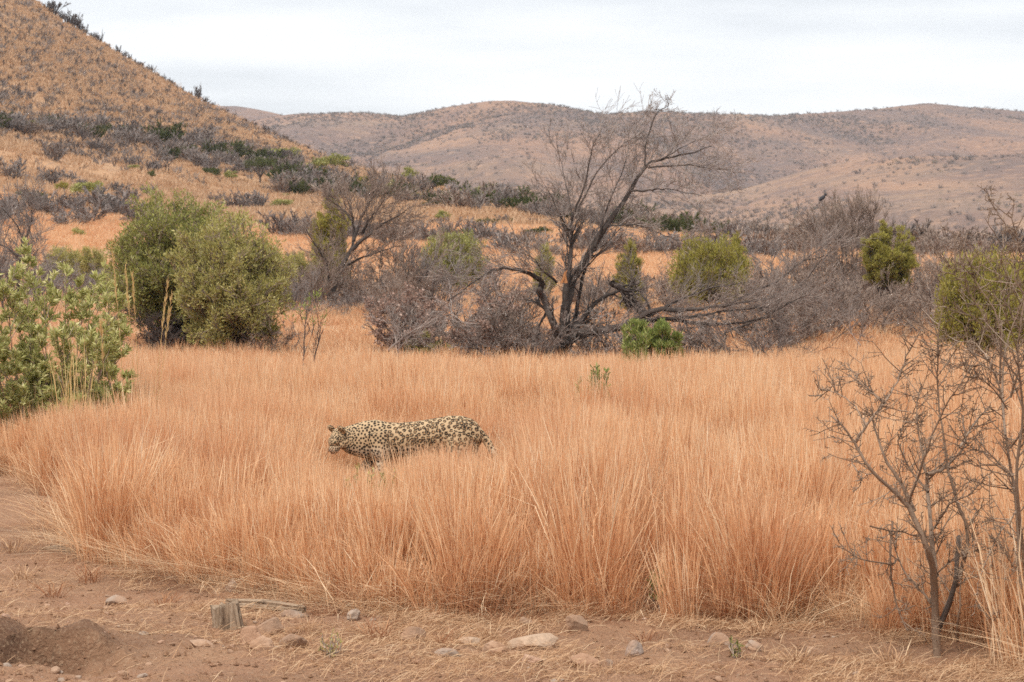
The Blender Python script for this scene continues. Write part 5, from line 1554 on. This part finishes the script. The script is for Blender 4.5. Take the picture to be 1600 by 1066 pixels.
# ------------------------------------------------------------------ dead wood on the soil
def wood_piece(name, axis_pts, radii, label, cat, jag=0.25, n=22, flat=1.0):
    sp = spline(axis_pts, 6)
    m = len(sp)
    rr = np.interp(np.linspace(0, len(radii) - 1, m), range(len(radii)), radii)
    n *= 2
    groove = 1 + jag * (0.5 * (rng.random(n) + np.repeat(rng.random(n // 4 + 1), 4)[:n]) - 0.6)
    secs = []
    V = []
    ang = np.linspace(0, 6.2832, n, endpoint=False)
    for i, p in enumerate(sp):
        d = (sp[min(m - 1, i + 1)] - sp[max(0, i - 1)]).normalized()
        s = d.cross(Vector((0.1, 1, 0.05))).normalized(); u = s.cross(d).normalized()
        g_ = groove * (1 + 0.025 * (rng.random(n) - 0.5))
        end = (rng.random(n) - 0.5) * rr[i] * 0.5 if i in (0, m - 1) else np.zeros(n)
        V.append(np.array(p[:])[None] + (np.cos(ang) * rr[i] * g_)[:, None] * np.array(s[:]) + (np.sin(ang) * rr[i] * g_ * flat)[:, None] * np.array(u[:]) + end[:, None] * np.array(d[:]))
    v = np.concatenate(V + [np.array([sp[0][:]]), np.array([sp[-1][:]])])
    Q = [(i * n + j, i * n + (j + 1) % n, (i + 1) * n + (j + 1) % n, (i + 1) * n + j) for i in range(m - 1) for j in range(n)]
    T3 = [(m * n, (j + 1) % n, j) for j in range(n)] + [(m * n + 1, (m - 1) * n + j, (m - 1) * n + (j + 1) % n) for j in range(n)]
    o = link(name, mesh_np(name, v, [np.array(Q), np.array(T3)], False), None, M['wood_upright' if name == 'tree_stump' else 'wood_lying'])
    return tag(o, label, cat)


dS = CAM_H * FPX / (992 - HOR)
b0, t0_ = at(357, 1000, dS), at(355, 950, dS)
wood_piece('tree_stump', [b0, b0.lerp(t0_, 0.5), t0_ + Vector((-0.012, 0, 0.01))], [0.092, 0.080, 0.076], 'weathered upright wooden stump beside the stone pile', 'stump', 0.5, 24)
dL = CAM_H * FPX / (958 - HOR)
l0, l1 = at(357, 947, dL), at(476, 958, dL - 0.2)
wood_piece('log', [l0 + Vector((0, -0.1, 0.02)), l0.lerp(l1, 0.5) + Vector((0, -0.1, 0.02)), l1 + Vector((0, -0.05, 0.01))], [0.030, 0.044, 0.032], 'grey weathered log lying behind the stump', 'log', 0.5, 18)
l0, l1 = at(395, 962, dL - 0.15), at(478, 968, dL - 0.2)
wood_piece('wood_fragment', [l0, l0.lerp(l1, 0.5), l1], [0.014, 0.022, 0.012], 'thin split of wood lying under the log', 'wood', 0.5, 12)
dB = CAM_H * FPX / (868 - HOR)
l0, l1 = at(62, 862, dB), at(130, 868, dB - 0.1)
wood_piece('bark_fragment', [l0, l0.lerp(l1, 0.4) + Vector((0, 0, 0.015)), l1], [0.018, 0.034, 0.008], 'curled piece of bark lying on straw at left', 'bark', 0.6, 14, 0.6)
l0, l1 = at(545, 962, dL - 0.1), at(576, 966, dL - 0.1)
wood_piece('wood_fragment', [l0, l0.lerp(l1, 0.5), l1], [0.012, 0.018, 0.010], 'short grey wood end at the grass edge right of the log', 'wood', 0.5, 12)

# ------------------------------------------------------------------ tufts and singled-out tussocks in front
TU = [clump('tuft', 60, 0.16, 0.05, 1.2, 0.0035), clump('tuft', 50, 0.13, 0.06, 1.5, 0.0035)]
for px, py, s, m, lab in [(140, 917, 1.0, 'red_tuft', 'reddish low grass tuft between the bark and the flat grey stone'), (35, 912, 1.0, 'straw', 'straw coloured low tuft at the left edge'),
                          (82, 938, 0.9, 'red_tuft', 'reddish tuft left of the flat grey stone'), (588, 1010, 1.0, 'red_tuft', 'reddish tuft right of the grey green herb'),
                          (690, 1018, 0.8, 'red_tuft', 'dark reddish tuft between the brown and the cream stone'), (760, 1000, 0.7, 'straw', 'small straw tuft above the tan stone'),
                          (1190, 1002, 1.0, 'straw', 'straw tuft above the grey stones at right'), (1250, 1045, 0.9, 'straw', 'straw tuft at the bottom under the thorny shrub'),
                          (1010, 1010, 0.7, 'red_tuft', 'small reddish tuft above the bluish grey stone'), (1400, 1052, 1.1, 'straw', 'straw tuft at the foot of the thorny shrub'),
                          (255, 950, 1.0, 'red_tuft', 'reddish tuft left of the log at the grass edge'), (480, 1000, 0.8, 'straw', 'straw tuft right of the rough brown stone'),
                          (20, 870, 1.2, 'straw', 'straw tuft on the trampled patch at the left edge'), (70, 800, 1.3, 'red_tuft', 'reddish tuft on the trampled patch before the tall grass')]:
    d = CAM_H * FPX / (py - HOR)
    o = link('grass_tuft', random.choice(TU), None, M[m]); set_mat(o, M[m])
    x = (px - 800) / FPX * d
    o.location = (x, d, gz(x, d)); o.scale = (s, s, s); o.rotation_euler = (0, 0, random.random() * 6)
    tag(o, lab, 'grass tuft')
for px, d, h, wd_, lab in [(925, 13.55, 0.92, 1.35, 'fan-shaped orange tussock behind the dark blocky stone'), (1180, 13.15, 0.85, 1.2, 'dense orange tussock with a dark base at front right'),
                           (735, 13.6, 0.75, 1.1, 'leaning orange tussock at the grass edge above the tan stone'), (170, 15.9, 0.85, 1.3, 'foremost orange tussock at left, right of the trampled patch')]:
    me = clump('tussock', 420, 1.0, 0.16, 0.26, 0.0033)
    o = link('grass_tussock', me, None, M['grass'])
    x = (px - 800) / FPX * d
    o.location = (x, d, gz(x, d)); o.scale = (wd_, wd_, h)
    tag(o, lab, 'grass tussock')

# ------------------------------------------------------------------ thorny shrubs at the right
def thorny(limbs, d, dj, label, m, thin=1.0):
    pl = Plant()
    Pt = dict(wig=0.12, up=0.05, ang=0.85, ratio=0.55, kids=[0, 3, 3], rmin=0.0016, thick=0.0052, nseg=4, t0=0.15, tap=0.5)
    spn = Twigs()
    for pts, r0, r1, nt_, tl in limbs:
        dep = random.uniform(-dj, dj)
        q = [at(x, y, d + dep * min(1, k * 0.35) + random.uniform(-0.06, 0.06)) for k, (x, y) in enumerate(pts)]
        sp = spline(q, 4, 0.007)
        pl.path(sp, r0 * 0.88 * thin, r1 * 0.75 * thin, 8 if r0 > 0.012 else 6)
        along(pl, pl.tips, sp, int(nt_ * 1.0), tl * 1.05, max(0.0032, r1 * 0.5), 1, Pt, 0.1)
        mm = len(sp) - 1
        for k in range(nt_ * 3):                    # short spurs
            t_ = random.random(); i = min(mm - 1, int(t_ * mm)); p = sp[i].lerp(sp[i + 1], t_ * mm - i)
            ax = (sp[i + 1] - sp[i]).normalized(); sd_ = ax.cross(rvec()).normalized()
            e = p + (sd_ + ax * 0.4) * random.uniform(0.015, 0.045)
            spn.path([p, e], 0.0035, 0.0012, 3)
    for (p, dd, pts) in pl.tips:
        for k in range(3):
            i = random.randrange(len(pts) - 1); q = pts[i].lerp(pts[i + 1], random.random())
            spn.path([q, q + (dd.cross(rvec()).normalized() + dd * 0.3) * random.uniform(0.012, 0.035)], 0.0022, 0.0008, 3)
    t = thing('thorny_shrub', (0, 0, 0), label, 'shrub')
    link('stems', pl.stem.build('stems'), t, M[m]); link('twigs', pl.twig.build('twigs'), t, M[m])
    sp_o = link('thorns', spn.build('thorns'), t, M[m]); sp_o['kind'] = 'stuff'
    return t


A = [
    ([(1467, 1040), (1463, 954), (1461, 892), (1449, 854), (1420, 793), (1397, 769), (1359, 731), (1337, 693), (1316, 664), (1299, 650)], 0.026, 0.006, 22, 0.20),
    ([(1464, 900), (1463, 888), (1456, 826), (1451, 764), (1449, 740)], 0.019, 0.011, 10, 0.18),
    ([(1449, 742), (1477, 731), (1506, 698), (1506, 650)], 0.012, 0.006, 9, 0.18),
    ([(1500, 700), (1525, 660), (1549, 634)], 0.009, 0.004, 7, 0.16),
    ([(1430, 800), (1411, 759), (1382, 712), (1368, 669), (1362, 640)], 0.014, 0.005, 12, 0.18),
    ([(1337, 693), (1354, 664), (1382, 631), (1401, 598), (1416, 558), (1439, 516)], 0.010, 0.004, 14, 0.18),
    ([(1382, 631), (1360, 610), (1340, 593), (1323, 567)], 0.008, 0.003, 9, 0.15),
    ([(1470, 980), (1479, 955), (1496, 905)], 0.016, 0.010, 3, 0.15),
    ([(1498, 1005), (1501, 960), (1504, 911), (1506, 860)], 0.008, 0.003, 7, 0.16),
    ([(1460, 950), (1454, 940), (1420, 902), (1404, 871), (1398, 850)], 0.009, 0.004, 8, 0.18),
    ([(1404, 875), (1392, 883), (1344, 873), (1316, 854), (1302, 826)], 0.006, 0.003, 7, 0.12),
    ([(1478, 960), (1515, 854), (1496, 783), (1482, 726), (1473, 669), (1466, 607), (1466, 560), (1467, 505)], 0.013, 0.004, 22, 0.18),
    ([(1361, 824), (1402, 831), (1449, 840)], 0.005, 0.004, 5, 0.12),
    ([(1397, 816), (1392, 869), (1401, 940), (1420, 987)], 0.007, 0.005, 10, 0.14),
    ([(1449, 745), (1440, 700), (1432, 640), (1440, 600)], 0.009, 0.003, 12, 0.16),
    ([(1452, 770), (1425, 735), (1405, 690), (1420, 650)], 0.008, 0.003, 10, 0.16),
    ([(1458, 830), (1485, 790), (1520, 770), (1545, 740)], 0.008, 0.003, 9, 0.18),
    ([(1354, 664), (1330, 628), (1300, 612), (1278, 606)], 0.006, 0.0025, 8, 0.14),
    ([(1462, 900), (1500, 870), (1540, 860), (1565, 850)], 0.006, 0.003, 8, 0.16),
    ([(1345, 712), (1332, 720), (1345, 745), (1346, 757)], 0.005, 0.003, 4, 0.08),
    ([(1420, 793), (1445, 720), (1470, 650), (1500, 600), (1530, 560)], 0.009, 0.003, 14, 0.18),
]
sh = thorny(A, 12.15, 0.35, 'bare thorny shrub with a forked stem in front of the grass at right', 'thorn')
tw = Twigs(); tw.path(spline([at(1466, 990, 12.13), at(1480, 958, 12.1), at(1494, 912, 12.05), at(1500, 840, 12.05)], 4, 0.004), 0.015, 0.012, 9)
o = link('dead_stub', tw.build('dead_stub'), sh, M['thorn_dark']); o['label'] = 'dark dead stub at the fork'
B = [
    ([(1612, 1050), (1600, 963), (1591, 797), (1582, 740), (1572, 679), (1563, 607), (1544, 560)], 0.022, 0.008, 20, 0.22),
    ([(1618, 1050), (1605, 900), (1590, 760), (1600, 640), (1590, 560), (1600, 470)], 0.020, 0.008, 20, 0.24),
    ([(1572, 679), (1566, 600), (1578, 520), (1610, 440)], 0.012, 0.006, 14, 0.24),
    ([(1612, 430), (1600, 407), (1574, 356), (1556, 330), (1541, 304)], 0.008, 0.0035, 12, 0.10),
    ([(1563, 600), (1561, 503), (1526, 439), (1513, 407)], 0.010, 0.004, 12, 0.18),
    ([(1580, 620), (1600, 560), (1640, 480)], 0.010, 0.005, 10, 0.2),
    ([(1544, 562), (1520, 535), (1480, 540), (1440, 556)], 0.007, 0.003, 10, 0.16),
    ([(1560, 585), (1530, 570), (1510, 600), (1498, 660)], 0.007, 0.003, 9, 0.16),
    ([(1585, 745), (1560, 720), (1530, 705), (1505, 690)], 0.008, 0.003, 9, 0.18),
    ([(1590, 800), (1560, 840), (1535, 900), (1525, 960)], 0.007, 0.003, 9, 0.16),
    ([(1600, 640), (1570, 560), (1540, 510), (1490, 480)], 0.008, 0.003, 12, 0.2),
    ([(1595, 520), (1570, 470), (1560, 420), (1575, 380)], 0.008, 0.003, 12, 0.2),
    ([(1605, 470), (1585, 430), (1590, 380), (1580, 340)], 0.007, 0.003, 10, 0.18),
    ([(1580, 700), (1610, 660), (1660, 600)], 0.010, 0.004, 10, 0.2),
    ([(1600, 900), (1575, 870), (1550, 800), (1548, 740)], 0.008, 0.003, 9, 0.18),
    ([(1575, 640), (1545, 600), (1500, 575), (1470, 560)], 0.007, 0.003, 10, 0.16),
    ([(1565, 560), (1535, 490), (1500, 440), (1470, 400)], 0.006, 0.002, 12, 0.16),
]
thorny(B, 11.9, 0.45, 'tall tangled thorny shrub cut off by the right edge', 'thorn', 0.7)

# ------------------------------------------------------------------ haze
bm = bmesh.new()
bmesh.ops.create_cube(bm, size=1, matrix=Matrix.Translation((0, 1720, 165)) @ Matrix.Diagonal((13400, 3560, 370, 1)))
me = bpy.data.meshes.new('haze'); bm.to_mesh(me); bm.free()
hz = bpy.data.materials.new('haze'); hz.use_nodes = True; hz.cycles.volume_sampling = 'DISTANCE'
n, l = hz.node_tree.nodes, hz.node_tree.links
n.clear()
o = n.new('ShaderNodeOutputMaterial'); pv = n.new('ShaderNodeVolumePrincipled')
pv.inputs['Color'].default_value = (0.84, 0.90, 1.0, 1)
pv.inputs['Density'].default_value = 0.00009
pv.inputs['Anisotropy'].default_value = 0.2
l.new(pv.outputs['Volume'], o.inputs['Volume'])
tag(link('haze', me, None, hz), 'thin pale blue haze in the air', 'haze', kind='stuff')
